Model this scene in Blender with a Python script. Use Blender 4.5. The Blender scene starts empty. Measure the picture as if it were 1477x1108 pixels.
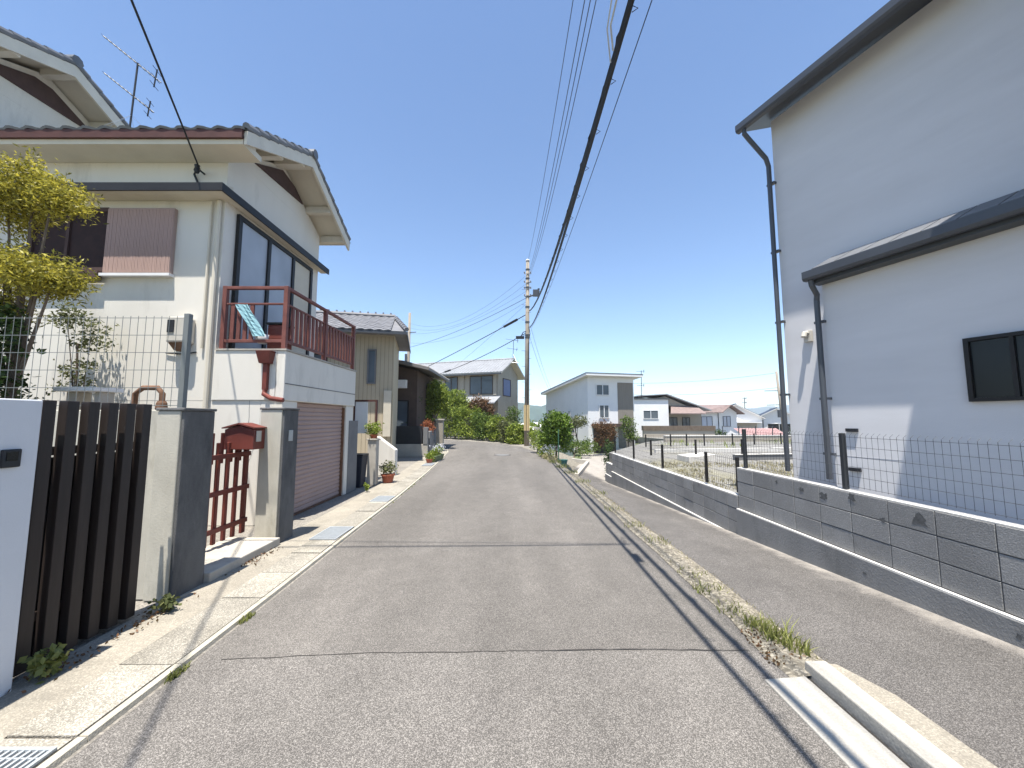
import bpy, math, random
from mathutils import Vector, Matrix, noise
R = math.radians
random.seed(7)
S = bpy.context.scene
COL = S.collection

# ------------------------------------------------------------------ materials
def nd(nt, typ, **kw):
    n = nt.nodes.new(typ)
    for k, v in kw.items():
        setattr(n, k, v)
    return n
def c4(c):
    return (c[0], c[1], c[2], 1)
def mat(name, col, rough=.8, var=.12, scale=3., bump=0., bscale=60., spots=None, spec=.3, metal=0., stretch=None,
        dirt=None, speck=None):
    """base colour with soft noise variation, optional stains (dirt) and fine aggregate (speck)"""
    m = bpy.data.materials.new(name); m.use_nodes = True
    nt = m.node_tree; b = nt.nodes['Principled BSDF']
    b.inputs['Roughness'].default_value = rough
    b.inputs['Specular IOR Level'].default_value = spec
    b.inputs['Metallic'].default_value = metal
    tc = nd(nt, 'ShaderNodeTexCoord'); src = tc.outputs['Object']
    if stretch:
        mp = nd(nt, 'ShaderNodeMapping'); mp.inputs['Scale'].default_value = stretch
        nt.links.new(src, mp.inputs['Vector']); vec = mp.outputs['Vector']
    else:
        vec = src
    n1 = nd(nt, 'ShaderNodeTexNoise'); n1.inputs['Scale'].default_value = scale; n1.inputs['Detail'].default_value = 8
    n1.inputs['Roughness'].default_value = .65
    nt.links.new(vec, n1.inputs['Vector'])
    r = nd(nt, 'ShaderNodeValToRGB')
    r.color_ramp.elements[0].position = .3; r.color_ramp.elements[1].position = .7
    r.color_ramp.elements[0].color = c4([max(0, x*(1-var)) for x in col])
    r.color_ramp.elements[1].color = c4([min(.95, x*(1+var)) for x in col])
    nt.links.new(n1.outputs['Fac'], r.inputs['Fac']); out = r.outputs['Color']
    if dirt:      # (colour, scale, threshold, amount)
        n2 = nd(nt, 'ShaderNodeTexNoise'); n2.inputs['Scale'].default_value = dirt[1]; n2.inputs['Detail'].default_value = 10
        n2.inputs['Roughness'].default_value = .7
        nt.links.new(vec, n2.inputs['Vector'])
        mr = nd(nt, 'ShaderNodeMapRange'); mr.inputs['From Min'].default_value = dirt[2]; mr.inputs['From Max'].default_value = dirt[2]+.18
        mr.inputs['To Max'].default_value = dirt[3]
        nt.links.new(n2.outputs['Fac'], mr.inputs['Value'])
        mx = nd(nt, 'ShaderNodeMix', data_type='RGBA'); mx.inputs['B'].default_value = c4(dirt[0])
        nt.links.new(mr.outputs['Result'], mx.inputs['Factor']); nt.links.new(out, mx.inputs['A']); out = mx.outputs['Result']
    if speck:     # list of (scale, light factor, dark factor)
        for sc_, lo, hi in speck:
            v = nd(nt, 'ShaderNodeTexVoronoi'); v.inputs['Scale'].default_value = sc_
            nt.links.new(src, v.inputs['Vector'])
            sep = nd(nt, 'ShaderNodeSeparateColor'); nt.links.new(v.outputs['Color'], sep.inputs['Color'])
            m2 = nd(nt, 'ShaderNodeMapRange'); m2.inputs['To Min'].default_value = lo; m2.inputs['To Max'].default_value = hi
            pw = nd(nt, 'ShaderNodeMath', operation='POWER'); pw.inputs[1].default_value = 2.2
            nt.links.new(sep.outputs[0], pw.inputs[0]); nt.links.new(pw.outputs[0], m2.inputs['Value'])
            vm = nd(nt, 'ShaderNodeVectorMath', operation='SCALE')
            nt.links.new(out, vm.inputs[0]); nt.links.new(m2.outputs['Result'], vm.inputs['Scale']); out = vm.outputs[0]
    nt.links.new(out, b.inputs['Base Color'])
    if bump:
        nb = nd(nt, 'ShaderNodeTexNoise'); nb.inputs['Scale'].default_value = bscale; nb.inputs['Detail'].default_value = 6
        nt.links.new(src, nb.inputs['Vector'])
        bp = nd(nt, 'ShaderNodeBump'); bp.inputs['Strength'].default_value = bump; bp.inputs['Distance'].default_value = .01
        nt.links.new(nb.outputs['Fac'], bp.inputs['Height']); nt.links.new(bp.outputs['Normal'], b.inputs['Normal'])
    return m
def leafmat(name, a, b_, trans=.35):
    m = bpy.data.materials.new(name); m.use_nodes = True
    nt = m.node_tree; p = nt.nodes['Principled BSDF']; o = nt.nodes['Material Output']
    g = nd(nt, 'ShaderNodeNewGeometry'); r = nd(nt, 'ShaderNodeValToRGB')
    r.color_ramp.elements[0].color = c4(a); r.color_ramp.elements[1].color = c4(b_)
    nt.links.new(g.outputs['Random Per Island'], r.inputs['Fac'])
    p.inputs['Roughness'].default_value = .5; p.inputs['Specular IOR Level'].default_value = .3
    nt.links.new(r.outputs['Color'], p.inputs['Base Color'])
    t = nd(nt, 'ShaderNodeBsdfTranslucent'); nt.links.new(r.outputs['Color'], t.inputs['Color'])
    mx = nd(nt, 'ShaderNodeMixShader'); mx.inputs['Fac'].default_value = trans
    nt.links.new(p.outputs[0], mx.inputs[1]); nt.links.new(t.outputs[0], mx.inputs[2]); nt.links.new(mx.outputs[0], o.inputs['Surface'])
    return m
M = {}
M['asphalt'] = mat('asphalt', (.130, .120, .108), .92, .15, .55, .35, 200, dirt=((.185, .17, .152), .5, .52, .7),
                   speck=[(250, .62, 1.95)], stretch=(1, .35, 1))
M['asphalt2'] = mat('asphalt_near', (.145, .134, .121), .92, .10, .8, .35, 200, dirt=((.19, .175, .16), .8, .55, .6), speck=[(240, .58, 2.05)])
M['lane'] = mat('lane_asphalt', (.115, .107, .099), .95, .14, 1.3, .5, 150, dirt=((.20, .185, .165), .9, .56, .6),
                speck=[(240, .6, 1.9)])
def lane_dust(m):
    # pale mortar dust washed off the wall foot: an irregular real stain along the wall
    nt = m.node_tree; b = nt.nodes['Principled BSDF']; src = b.inputs['Base Color'].links[0].from_socket
    tc = nd(nt, 'ShaderNodeTexCoord'); sp = nd(nt, 'ShaderNodeSeparateXYZ'); nt.links.new(tc.outputs['Object'], sp.inputs[0])
    n = nd(nt, 'ShaderNodeTexNoise'); n.inputs['Scale'].default_value = 2.6; n.inputs['Detail'].default_value = 9; n.inputs['Roughness'].default_value = .75
    nt.links.new(tc.outputs['Object'], n.inputs['Vector'])
    ma = nd(nt, 'ShaderNodeMath', operation='MULTIPLY_ADD'); ma.inputs[1].default_value = .75; nt.links.new(n.outputs['Fac'], ma.inputs[0]); nt.links.new(sp.outputs['X'], ma.inputs[2])
    mr = nd(nt, 'ShaderNodeMapRange'); mr.inputs['From Min'].default_value = 3.60; mr.inputs['From Max'].default_value = 3.84; mr.inputs['To Max'].default_value = .75
    nt.links.new(ma.outputs[0], mr.inputs['Value'])
    mx = nd(nt, 'ShaderNodeMix', data_type='RGBA'); mx.inputs['B'].default_value = (.36, .33, .29, 1)
    nt.links.new(mr.outputs[0], mx.inputs['Factor']); nt.links.new(src, mx.inputs['A']); nt.links.new(mx.outputs['Result'], b.inputs['Base Color'])
lane_dust(M['lane'])
def wear(m):
    nt = m.node_tree; b = nt.nodes['Principled BSDF']; src = b.inputs['Base Color'].links[0].from_socket
    tc = nd(nt, 'ShaderNodeTexCoord'); mp = nd(nt, 'ShaderNodeMapping'); mp.inputs['Scale'].default_value = (1.1, .10, 1)
    n = nd(nt, 'ShaderNodeTexNoise'); n.inputs['Scale'].default_value = 1.3; n.inputs['Detail'].default_value = 3
    nt.links.new(tc.outputs['Object'], mp.inputs['Vector']); nt.links.new(mp.outputs[0], n.inputs['Vector'])
    n2 = nd(nt, 'ShaderNodeTexNoise'); n2.inputs['Scale'].default_value = 3.5; n2.inputs['Detail'].default_value = 8; n2.inputs['Roughness'].default_value = .7
    nt.links.new(tc.outputs['Object'], n2.inputs['Vector'])
    mr = nd(nt, 'ShaderNodeMapRange'); mr.inputs['From Min'].default_value = .35; mr.inputs['From Max'].default_value = .65; mr.inputs['To Min'].default_value = .90; mr.inputs['To Max'].default_value = 1.07
    nt.links.new(n.outputs['Fac'], mr.inputs['Value'])
    m2 = nd(nt, 'ShaderNodeMapRange'); m2.inputs['From Min'].default_value = .3; m2.inputs['From Max'].default_value = .7; m2.inputs['To Min'].default_value = .9; m2.inputs['To Max'].default_value = 1.1
    nt.links.new(n2.outputs['Fac'], m2.inputs['Value'])
    mu = nd(nt, 'ShaderNodeMath', operation='MULTIPLY'); nt.links.new(mr.outputs[0], mu.inputs[0]); nt.links.new(m2.outputs[0], mu.inputs[1])
    vm = nd(nt, 'ShaderNodeVectorMath', operation='SCALE'); nt.links.new(src, vm.inputs[0]); nt.links.new(mu.outputs[0], vm.inputs['Scale']); nt.links.new(vm.outputs[0], b.inputs['Base Color'])
wear(M['asphalt']); wear(M['asphalt2']); wear(M['lane'])
M['seam'] = mat('seam', (.055, .05, .045), .9, .2, 8)
M['gutter'] = mat('gutter_concrete', (.33, .305, .255), .9, .18, 2.2, .6, 120, dirt=((.20, .185, .15), 1.3, .52, .75), speck=[(120, .68, 1.4)])
M['gutter2'] = mat('gutter_gravel_concrete', (.33, .305, .255), .9, .18, 3, .6, 120, dirt=((.17, .155, .125), 1.6, .5, .7), speck=[(170, .65, 1.5)])
M['apron'] = mat('apron_concrete', (.315, .285, .232), .92, .14, 2, .5, 90, dirt=((.19, .175, .145), 1.4, .5, .75), speck=[(140, .8, 1.2)])
M['whitekerb'] = mat('pale_kerb', (.42, .385, .31), .85, .25, 4, .4, 80, dirt=((.2, .19, .16), 4, .52, .8))
M['newcon'] = mat('pale_concrete', (.42, .395, .345), .85, .08, 3, .3, 70, dirt=((.27, .24, .19), 2.2, .56, .6), speck=[(160, .9, 1.1)])
M['soil'] = mat('soil', (.235, .21, .165), .98, .35, 9, .9, 40, dirt=((.34, .31, .25), 6, .5, .8), speck=[(60, .6, 1.5)])
M['ground'] = mat('far_ground', (.10, .12, .06), 1, .4, .05, dirt=((.22, .2, .15), .02, .5, .8))
M['lot'] = mat('lot_gravel', (.225, .217, .20), 1, .2, .5, .7, 30, dirt=((.26, .24, .13), .35, .52, .7), speck=[(45, .65, 1.4)])
M['terrace'] = mat('yard_ground', (.24, .22, .19), 1, .2, .8, .4, 50, speck=[(80, .7, 1.3)])
M['white'] = mat('white_stucco', (.68, .645, .575), .92, .05, 1.2, .35, 130, dirt=((.44, .41, .36), 1.3, .55, .7), stretch=(1, 1, .25))
M['white2'] = mat('smooth_white', (.62, .635, .66), .8, .03, 1.5, .12, 120)
M['siding'] = mat('pale_siding', (.60, .595, .605), .75, .05, .6, .12, 90, stretch=(1, 1, 6))
M['pillar'] = mat('aged_concrete_shaded', (.13, .128, .125), .95, .2, 2.5, .5, 60, dirt=((.055, .055, .056), 1.5, .44, .85), stretch=(1, 1, .4))  # dark tone has the shade of the pillars' road face in it, plus stains
M['palepillar'] = mat('aged_concrete_sunlit', (.44, .415, .35), .95, .15, 3, .2, 60, dirt=((.22, .20, .15), 1.8, .52, .75), stretch=(1, 1, .4))  # same concrete, lightened for the pillars' sunlit face, with stains
M['stepcon'] = mat('step_concrete', (.40, .37, .32), .95, .15, 3, .4, 60, dirt=((.22, .2, .17), 2, .55, .7))
M['brown'] = mat('dark_brown_slats', (.030, .022, .019), .5, .3, 3, .1, 30, stretch=(6, 6, .5))
M['darkgap'] = mat('dark_backing', (.012, .010, .010), .8, .2, 3)
M['red'] = mat('red_brown_paint', (.15, .038, .028), .55, .2, 5, .1, 40)
M['redrail'] = mat('faded_red_rail', (.165, .06, .048), .6, .25, 5, .1, 40)
M['pink'] = mat('faded_pink_shutter', (.36, .265, .235), .75, .07, 1.5, dirt=((.24, .13, .09), 1.8, .57, .6), stretch=(1, 1, .6))
M['pink2'] = mat('faded_pink_board', (.40, .275, .235), .8, .1, 20, stretch=(8, 1, .4))
M['fascia'] = mat('red_brown_fascia', (.075, .03, .024), .6, .2, 4)
M['black'] = mat('black_trim', (.018, .017, .017), .5, .2, 4)
M['soffit'] = mat('cream_soffit', (.60, .55, .45), .85, .07, 2)
M['barge'] = mat('cream_barge', (.62, .575, .485), .85, .08, 3, dirt=((.35, .3, .24), 2, .6, .5))
M['louvre'] = mat('brown_louvre', (.075, .045, .04), .8, .2, 6)
M['tile'] = mat('grey_tile', (.125, .13, .14), .5, .25, 2.5, .1, 40, spec=.5)
M['tile2'] = mat('pale_grey_tile', (.27, .275, .285), .55, .15, 1.5, spec=.5)
M['tile3'] = mat('brown_grey_tile', (.17, .16, .155), .6, .2, 2, spec=.4)
M['tile4'] = mat('mid_grey_tile', (.17, .17, .178), .6, .2, 2, spec=.4)
M['tilered'] = mat('red_brown_tile', (.22, .165, .15), .7, .2, 3)
M['tileblue'] = mat('blue_black_tile', (.055, .07, .1), .5, .2, 3)
M['tilepink'] = mat('pink_tile', (.36, .22, .21), .7, .25, 6)
M['metalgrey'] = mat('dark_grey_metal', (.045, .05, .058), .45, .12, 2, spec=.5)
M['pipe'] = mat('grey_pipe', (.06, .066, .078), .4, .1, 3, spec=.5)
M['alu'] = mat('silver_metal', (.42, .43, .44), .4, .1, 5, metal=.7)
M['meshdark'] = mat('dark_mesh', (.035, .038, .042), .6, .1, 5)
M['meshgrey'] = mat('grey_mesh', (.15, .16, .155), .5, .1, 5)
M['galv'] = mat('galvanised', (.5, .53, .54), .5, .12, 30, metal=.4)
M['beige'] = mat('beige_siding', (.45, .385, .275), .85, .08, 1, dirt=((.30, .26, .19), 1, .56, .5))
M['beige2'] = mat('taupe_wall', (.36, .32, .26), .9, .08, 1)
M['brownwall'] = mat('dark_brown_wall', (.085, .06, .048), .85, .2, 2)
M['greywall'] = mat('grey_wall', (.17, .17, .17), .9, .12, 3, .3, 50)
M['offwhite'] = mat('far_white', (.72, .71, .69), .9, .04, 1)
M['cream'] = mat('cream_panel', (.55, .50, .40), .85, .08, 2)
M['pole'] = mat('pole_concrete', (.27, .235, .19), .9, .15, 3, .3, 50, dirt=((.12, .10, .08), 2, .52, .7), stretch=(1, 1, .3))
M['cable'] = mat('cable_black', (.016, .017, .02), .55, .2, 6)
M['wire'] = mat('wire_dark', (.05, .06, .085), .6, .2, 6)
M['dark'] = mat('dark_plastic', (.022, .024, .028), .45, .2, 6)
M['whiteplastic'] = mat('white_plastic', (.72, .72, .72), .5, .03, 5)
M['cream_ac'] = mat('cream_plastic', (.52, .49, .43), .6, .06, 5)
M['rust'] = mat('rust_metal', (.16, .085, .05), .8, .3, 9)
M['ledge'] = mat('concrete_ledge', (.60, .58, .54), .9, .08, 3, .2, 60)
M['terracotta'] = mat('terracotta', (.33, .10, .055), .8, .2, 6)
M['yellowpaint'] = mat('yellow_guard', (.60, .46, .24), .6, .1, 6)
M['tealcloth'] = mat('teal_cloth', (.24, .42, .46), .9, .15, 6)
M['trunk'] = mat('bark', (.13, .10, .075), .95, .3, 9, .8, 30, stretch=(1, 1, .3))
M['hill'] = mat('wooded_hill', (.03, .055, .04), 1, .6, .02)
M['hillfar'] = mat('far_mountain', (.03, .05, .06), 1, .3, .003)
M['bluecurtain'] = mat('blue_curtain', (.17, .2, .31), .8, .1, 3)
M['whitecurtain'] = mat('pale_curtain', (.46, .48, .52), .9, .12, 5, stretch=(6, 6, .3))
M['leaf_yellow'] = leafmat('leaf_yellow', (.085, .085, .013), (.56, .49, .07), .4)
M['leaf_dark'] = leafmat('leaf_dark', (.018, .035, .010), (.07, .12, .025), .25)
M['leaf_mid'] = leafmat('leaf_mid', (.04, .08, .012), (.16, .22, .035), .35)
M['leaf_bright'] = leafmat('leaf_bright', (.08, .13, .016), (.34, .40, .065), .4)
M['leaf_glossy'] = leafmat('leaf_glossy', (.05, .10, .014), (.20, .29, .04), .3)
M['leaf_weed'] = leafmat('leaf_weed', (.12, .14, .035), (.34, .35, .11), .35)
M['leaf_red'] = leafmat('leaf_red', (.07, .05, .02), (.20, .10, .05), .3)
M['leaf_dry'] = leafmat('leaf_dry', (.20, .17, .09), (.42, .38, .22), .3)
M['leaf_olive'] = leafmat('leaf_olive', (.06, .075, .03), (.18, .19, .07), .3)
M['petal'] = leafmat('petal', (.5, .52, .6), (.75, .75, .8), .3)

def glass(name, col=(.02, .03, .035), rough=.06):
    m = bpy.data.materials.new(name); m.use_nodes = True
    b = m.node_tree.nodes['Principled BSDF']
    nt = m.node_tree
    tc = nd(nt, 'ShaderNodeTexCoord'); n = nd(nt, 'ShaderNodeTexNoise'); n.inputs['Scale'].default_value = 1.3
    r = nd(nt, 'ShaderNodeValToRGB'); r.color_ramp.elements[0].color = c4([x*.6 for x in col]); r.color_ramp.elements[1].color = c4([x*1.4 for x in col])
    nt.links.new(tc.outputs['Object'], n.inputs['Vector']); nt.links.new(n.outputs['Fac'], r.inputs['Fac']); nt.links.new(r.outputs['Color'], b.inputs['Base Color'])
    b.inputs['Roughness'].default_value = rough; b.inputs['Specular IOR Level'].default_value = .3
    return m
M['glass'] = glass('dark_glass', (.008, .010, .012), .18); M['glass_pale'] = glass('frosted_glass', (.36, .39, .43), .35); M['glass_grey'] = glass('grey_glass', (.09, .11, .13), .1)

# block-wall material: courses and joints by world position are modelled; this is the surface
def island_tone(m, lo, hi):
    nt = m.node_tree; b = nt.nodes['Principled BSDF']; src = b.inputs['Base Color'].links[0].from_socket
    g = nd(nt, 'ShaderNodeNewGeometry'); mr = nd(nt, 'ShaderNodeMapRange'); mr.inputs['To Min'].default_value = lo; mr.inputs['To Max'].default_value = hi
    vm = nd(nt, 'ShaderNodeVectorMath', operation='SCALE')
    nt.links.new(g.outputs['Random Per Island'], mr.inputs['Value']); nt.links.new(src, vm.inputs[0]); nt.links.new(mr.outputs[0], vm.inputs['Scale']); nt.links.new(vm.outputs[0], b.inputs['Base Color'])
    return m
def blockmat():
    m = mat('block_grey', (.262, .258, .25), .9, .12, 2.2, .5, 90, dirt=((.12, .12, .118), 2.6, .60, .8), speck=[(130, .88, 1.15)])
    return island_tone(m, .86, 1.12)
M['block'] = blockmat()
for k_ in ('gutter', 'gutter2', 'brown', 'red'): island_tone(M[k_], .85, 1.15)
M['stain'] = mat('wall_stain', (.105, .105, .103), .95, .35, 25)
M['mortar'] = mat('mortar', (.085, .085, .085), .95, .2, 8)
M['footing'] = mat('wall_footing', (.235, .232, .225), .9, .14, 1.6, .4, 60, dirt=((.11, .11, .105), 1.1, .52, .7), stretch=(1, 1, .35))

# ------------------------------------------------------------------ mesh builder
class MB:
    def __init__(s): s.v = []; s.f = []; s.cuts = []
    def add(s, vs, fs):
        o = len(s.v); s.cuts.append((o, len(s.f))); s.v += [tuple(v) for v in vs]; s.f += [tuple(i+o for i in f) for f in fs]; return s
    def box(s, x0, x1, y0, y1, z0, z1):
        return s.add([(x0, y0, z0), (x1, y0, z0), (x1, y1, z0), (x0, y1, z0), (x0, y0, z1), (x1, y0, z1), (x1, y1, z1), (x0, y1, z1)],
                     [(0, 3, 2, 1), (4, 5, 6, 7), (0, 1, 5, 4), (1, 2, 6, 5), (2, 3, 7, 6), (3, 0, 4, 7)])
    def hexa(s, bot, top):
        return s.add(list(bot)+list(top), [(0, 3, 2, 1), (4, 5, 6, 7), (0, 1, 5, 4), (1, 2, 6, 5), (2, 3, 7, 6), (3, 0, 4, 7)])
    def poly(s, pts):
        return s.add(pts, [tuple(range(len(pts)))])
    def prism(s, pts, off):
        n = len(pts); off = Vector(off); a = [Vector(p) for p in pts]; b = [p+off for p in a]
        return s.add(a+b, [tuple(range(n-1, -1, -1)), tuple(range(n, 2*n))]+[(i, (i+1) % n, n+(i+1) % n, n+i) for i in range(n)])
    def tube(s, pts, r, n=6, r2=None):
        pts = [Vector(p) for p in pts]; k = len(pts); o = len(s.v)
        for i, p in enumerate(pts):
            t = (pts[min(i+1, k-1)]-pts[max(i-1, 0)]).normalized()
            a = t.cross(Vector((0, 0, 1)))
            if a.length < 1e-3: a = Vector((1, 0, 0))
            a.normalize(); b = t.cross(a)
            rr = r if r2 is None else r+(r2-r)*i/(k-1)
            for j in range(n):
                w = 2*math.pi*j/n
                s.v.append(tuple(p+(a*math.cos(w)+b*math.sin(w))*rr))
        for i in range(k-1):
            for j in range(n):
                s.f.append((o+i*n+j, o+i*n+(j+1) % n, o+(i+1)*n+(j+1) % n, o+(i+1)*n+j))
        s.f.append(tuple(o+j for j in range(n-1, -1, -1))); s.f.append(tuple(o+(k-1)*n+j for j in range(n)))
        return s
    def lathe(s, c, prof, n=20):
        o = len(s.v)
        for r, z in prof:
            for j in range(n):
                w = 2*math.pi*j/n; s.v.append((c[0]+r*math.cos(w), c[1]+r*math.sin(w), c[2]+z))
        for i in range(len(prof)-1):
            for j in range(n):
                s.f.append((o+i*n+j, o+i*n+(j+1) % n, o+(i+1)*n+(j+1) % n, o+(i+1)*n+j))
        s.f.append(tuple(o+j for j in range(n-1, -1, -1))); s.f.append(tuple(o+(len(prof)-1)*n+j for j in range(n)))
        return s
    def leaf(s, c, size, rnd, asp=.5, up=None):
        d = Vector((rnd.gauss(0, 1), rnd.gauss(0, 1), rnd.gauss(0, .7)+(.5 if up is None else up))).normalized()
        e = d.cross(Vector((rnd.gauss(0, 1), rnd.gauss(0, 1), rnd.gauss(0, 1)))).normalized()
        c = Vector(c); a = d*size; b = e*size*asp
        return s.add([c-a*.5, c+b*.5, c+a*.5, c-b*.5], [(0, 1, 2, 3)])
    def each(s, name, m, parent, bevel=0, local=False):
        """every add() call becomes a part of its own"""
        out = []
        for k, (v0, f0) in enumerate(s.cuts):
            v1, f1 = s.cuts[k+1] if k+1 < len(s.cuts) else (len(s.v), len(s.f))
            q = MB(); q.v = s.v[v0:v1]; q.f = [tuple(i-v0 for i in f) for f in s.f[f0:f1]]
            out.append(q.build(name, m, parent, bevel, local=local))
        return out
    def build(s, name, m, parent=None, bevel=0, smooth=False, local=False):
        me = bpy.data.meshes.new(name)
        if parent is not None and not local:
            root = parent
            while root.parent: root = root.parent
            L = root.location
            vs = [(v[0]-L[0], v[1]-L[1], v[2]-L[2]) for v in s.v]
        else: vs = s.v
        me.from_pydata(vs, [], s.f); me.update()
        o = bpy.data.objects.new(name, me); COL.objects.link(o)
        me.materials.append(m)
        if smooth:
            for p in me.polygons: p.use_smooth = True
        if parent is not None: o.parent = parent
        if bevel:
            b = o.modifiers.new('bevel', 'BEVEL'); b.width = bevel; b.segments = 2; b.limit_method = 'ANGLE'
        return o
def tag(o, label=None, cat=None, group=None, kind=None):
    if label: o['label'] = label
    if cat: o['category'] = cat
    if group: o['group'] = group
    if kind: o['kind'] = kind
    return o
def thing(name, label, cat, loc=(0, 0, 0), rz=0, group=None):
    o = bpy.data.objects.new(name, None); COL.objects.link(o)
    o.location = loc; o.rotation_euler = (0, 0, rz); o.empty_display_size = .2
    return tag(o, label, cat, group)
def struct(name, mb, m):
    return tag(mb.build(name, m), kind='structure')
def copy_tree(o, parent=None):
    c = o.copy(); COL.objects.link(c); c.parent = parent
    for ch in list(o.children): copy_tree(ch, c)
    return c

# ------------------------------------------------------------------ ground, road, lane
def far_z(x, y):
    if y < 45: return -1.1
    if y < 160: return -1.1-8*(y-45)/115
    if y < 500: return -9.1-5*(y-160)/340
    return -14.1
g = MB()
xs = [-2900, -1500, -700, -300, -120, -50, -15, 0, 10, 25, 50, 110, 250, 600, 1300, 2000, 2900]
ys = [-40, 0, 20, 45, 60, 90, 160, 260, 400, 500, 900, 1500, 2200, 3100]
for y in ys:
    for x in xs: g.v.append((x, y, far_z(x, y)))
nx = len(xs)
for j in range(len(ys)-1):
    for i in range(nx-1): g.f.append((j*nx+i, j*nx+i+1, (j+1)*nx+i+1, (j+1)*nx+i))
struct('ground', g, M['ground'])

ROADL = [(-2.14, -6), (-2.14, 1), (-2.16, 2.4), (-2.22, 4.1), (-2.29, 5.7), (-2.38, 8.4), (-2.6, 12.4), (-2.87, 16.2), (-3.2, 20), (-3.9, 23.5), (-5.4, 27.2), (-8, 30.6), (-12, 33.5), (-17, 35.5)]
ROADR = [(1.88, -6), (1.88, 1), (1.88, 2.4), (1.88, 4.1), (1.88, 5.7), (1.86, 8.4), (1.78, 12.4), (1.55, 16.2), (1.2, 20.6), (.62, 23.6), (-.9, 27), (-3.6, 30.2), (-7, 33.6), (-13, 37.5)]
def lerp(a, b, t): return a+(b-a)*t
def interp(tab, y, k=0):
    for (a, b) in zip(tab, tab[1:]):
        if a[1] <= y <= b[1]:
            return lerp(a[0], b[0], (y-a[1])/(b[1]-a[1]))
    return tab[0][0] if y < tab[0][1] else tab[-1][0]
def strip(L, Rr, z, sub=1):
    m = MB(); n = len(L)
    for a, b in zip(L, Rr): m.v += [(a[0], a[1], z), (b[0], b[1], z)]
    for i in range(n-1): m.f.append((2*i, 2*i+1, 2*i+3, 2*i+2))
    return m
# left yard and everything beyond the bend sit on one flat pad
tp = MB()
tp.prism([(-60, -6, -1.2), (1.9, -6, -1.2), (1.9, 8.4, -1.2), (1.8, 12.4, -1.2), (1.75, 16, -1.2), (1.8, 24, -1.2), (1.9, 31, -1.2), (1.5, 48, -1.2), (-60, 48, -1.2)], (0, 0, 1.192))
struct('yard_ground', tp, M['terrace'])
struct('road', strip(ROADL, ROADR, 0), M['asphalt'])
# transverse seam, slightly wavy, and a paler newer patch nearer the camera
npp = MB(); npp.poly([(-2.15, -6, .003), (1.87, -6, .003), (1.87, 2.93, .003), (-1.0, 2.93, .003), (-2.14, 2.83, .003)]); struct('road_patch', npp, M['asphalt2'])
sm = MB(); rnd = random.Random(3)
sx = [-2.0+.1*i for i in range(38)]
for i, x in enumerate(sx):
    yy = 2.93+.02*math.sin(x*1.7)-(.10*max(0, -1-x))+rnd.uniform(-.006, .006); w = .0025+.0025*rnd.random()
    sm.v += [(x, yy-w, .006), (x, yy+w, .006)]
for i in range(len(sx)-1): sm.f.append((2*i, 2*i+2, 2*i+3, 2*i+1))
struct('road_seam', sm, M['seam'])
def lz(y):   # lane height
    return max(-.86, .30-.064*y) if y < 14 else max(-.86, -.596-.03*(y-14))
def lzl(y):   # left edge of the lane: nearly level with the road, dropping away farther on
    t = min(1, max(0, (y-9)/7)); z = min(0, lz(y))
    return z*(.4+.6*t)-.012*(1-t)
LANEL = [(2.1, -6), (2.1, 1.5), (2.13, 2.7), (2.12, 3.4), (2.10, 5), (2.10, 7), (2.12, 9), (2.2, 11.5), (2.32, 14), (2.42, 17), (4.2, 23.5), (5.0, 28.5)]
LANER = [(3.42, -6), (3.42, 1.5), (3.42, 2.7), (3.42, 3.4), (3.42, 5), (3.42, 7), (3.42, 9), (3.42, 11.5), (3.42, 14), (4.2, 17), (6.6, 23.5), (9, 29)]
ln = MB()
for a, b in zip(LANEL, LANER):
    za = lzl(a[1]); zb = lz(b[1])
    for t in (0, .5, 1): ln.v.append((lerp(a[0], b[0], t), lerp(a[1], b[1], t), lerp(za, zb, t)+.004))
for i in range(len(LANEL)-1):
    for k in range(2): ln.f.append((3*i+k, 3*i+k+1, 3*i+k+4, 3*i+k+3))
struct('lane', ln, M['lane'])
# earthen strip between road and lane (dry soil)
bk = MB()
ROADR2 = [(interp(ROADR, y), y) for y in (2.63, 3.0, 3.4, 4.2, 5, 6, 7, 8, 9, 11.5, 14, 17, 20.5, 23.5)]
LL2 = [(interp(LANEL, y), y) for y in (2.63, 3.0, 3.4, 4.2, 5, 6, 7, 8, 9, 11.5, 14, 17, 20.5, 23.5)]
rnd = random.Random(5)
rows = []
for (a, b) in zip(ROADR2, LL2):
    zb = lzl(b[1])
    rows.append([(lerp(a[0]-.07-.05*rnd.random(), b[0]+.03*rnd.random(), t), a[1], lerp(.006, zb+.012, t*t)+(.02 if 0 < t < 1 else 0)) for t in (0, .33, .66, 1)])
for r_ in rows: bk.v += r_
for i in range(len(rows)-1):
    for k in range(3): bk.f.append((4*i+k, 4*i+k+1, 4*i+k+5, 4*i+k+4))
struct('soil_verge', bk, M['soil'])

# right-hand building lots (raised) ; falls gently away
def lotz(y): return .44 if y < 18 else (.44-.8*(y-18)/27 if y < 45 else -.36-.09*(y-45))
EDGE = [(3.56, 6.05), (3.56, 14.4), (8.2, 24), (12.5, 31), (14.5, 45), (15, 75)]
lt = MB()
for (x, y) in EDGE:
    lt.v += [(x, y, -1.2-(.0 if y < 50 else 2)), (x, y, lotz(y)), (95, y, lotz(y)), (95, y, -3)]
for i in range(len(EDGE)-1):
    a = 4*i; b = 4*i+4
    lt.f += [(a, a+1, b+1, b), (a+1, a+2, b+2, b+1)]
lt.f += [(0, 3, 2, 1), (4*len(EDGE)-4, 4*len(EDGE)-3, 4*len(EDGE)-2, 4*len(EDGE)-1)]
struct('building_lots', lt, M['lot'])
hl = MB(); hl.box(3.56, 30, -6, 6.04, -1, .62)
struct('house_lot', hl, M['lot'])

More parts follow.
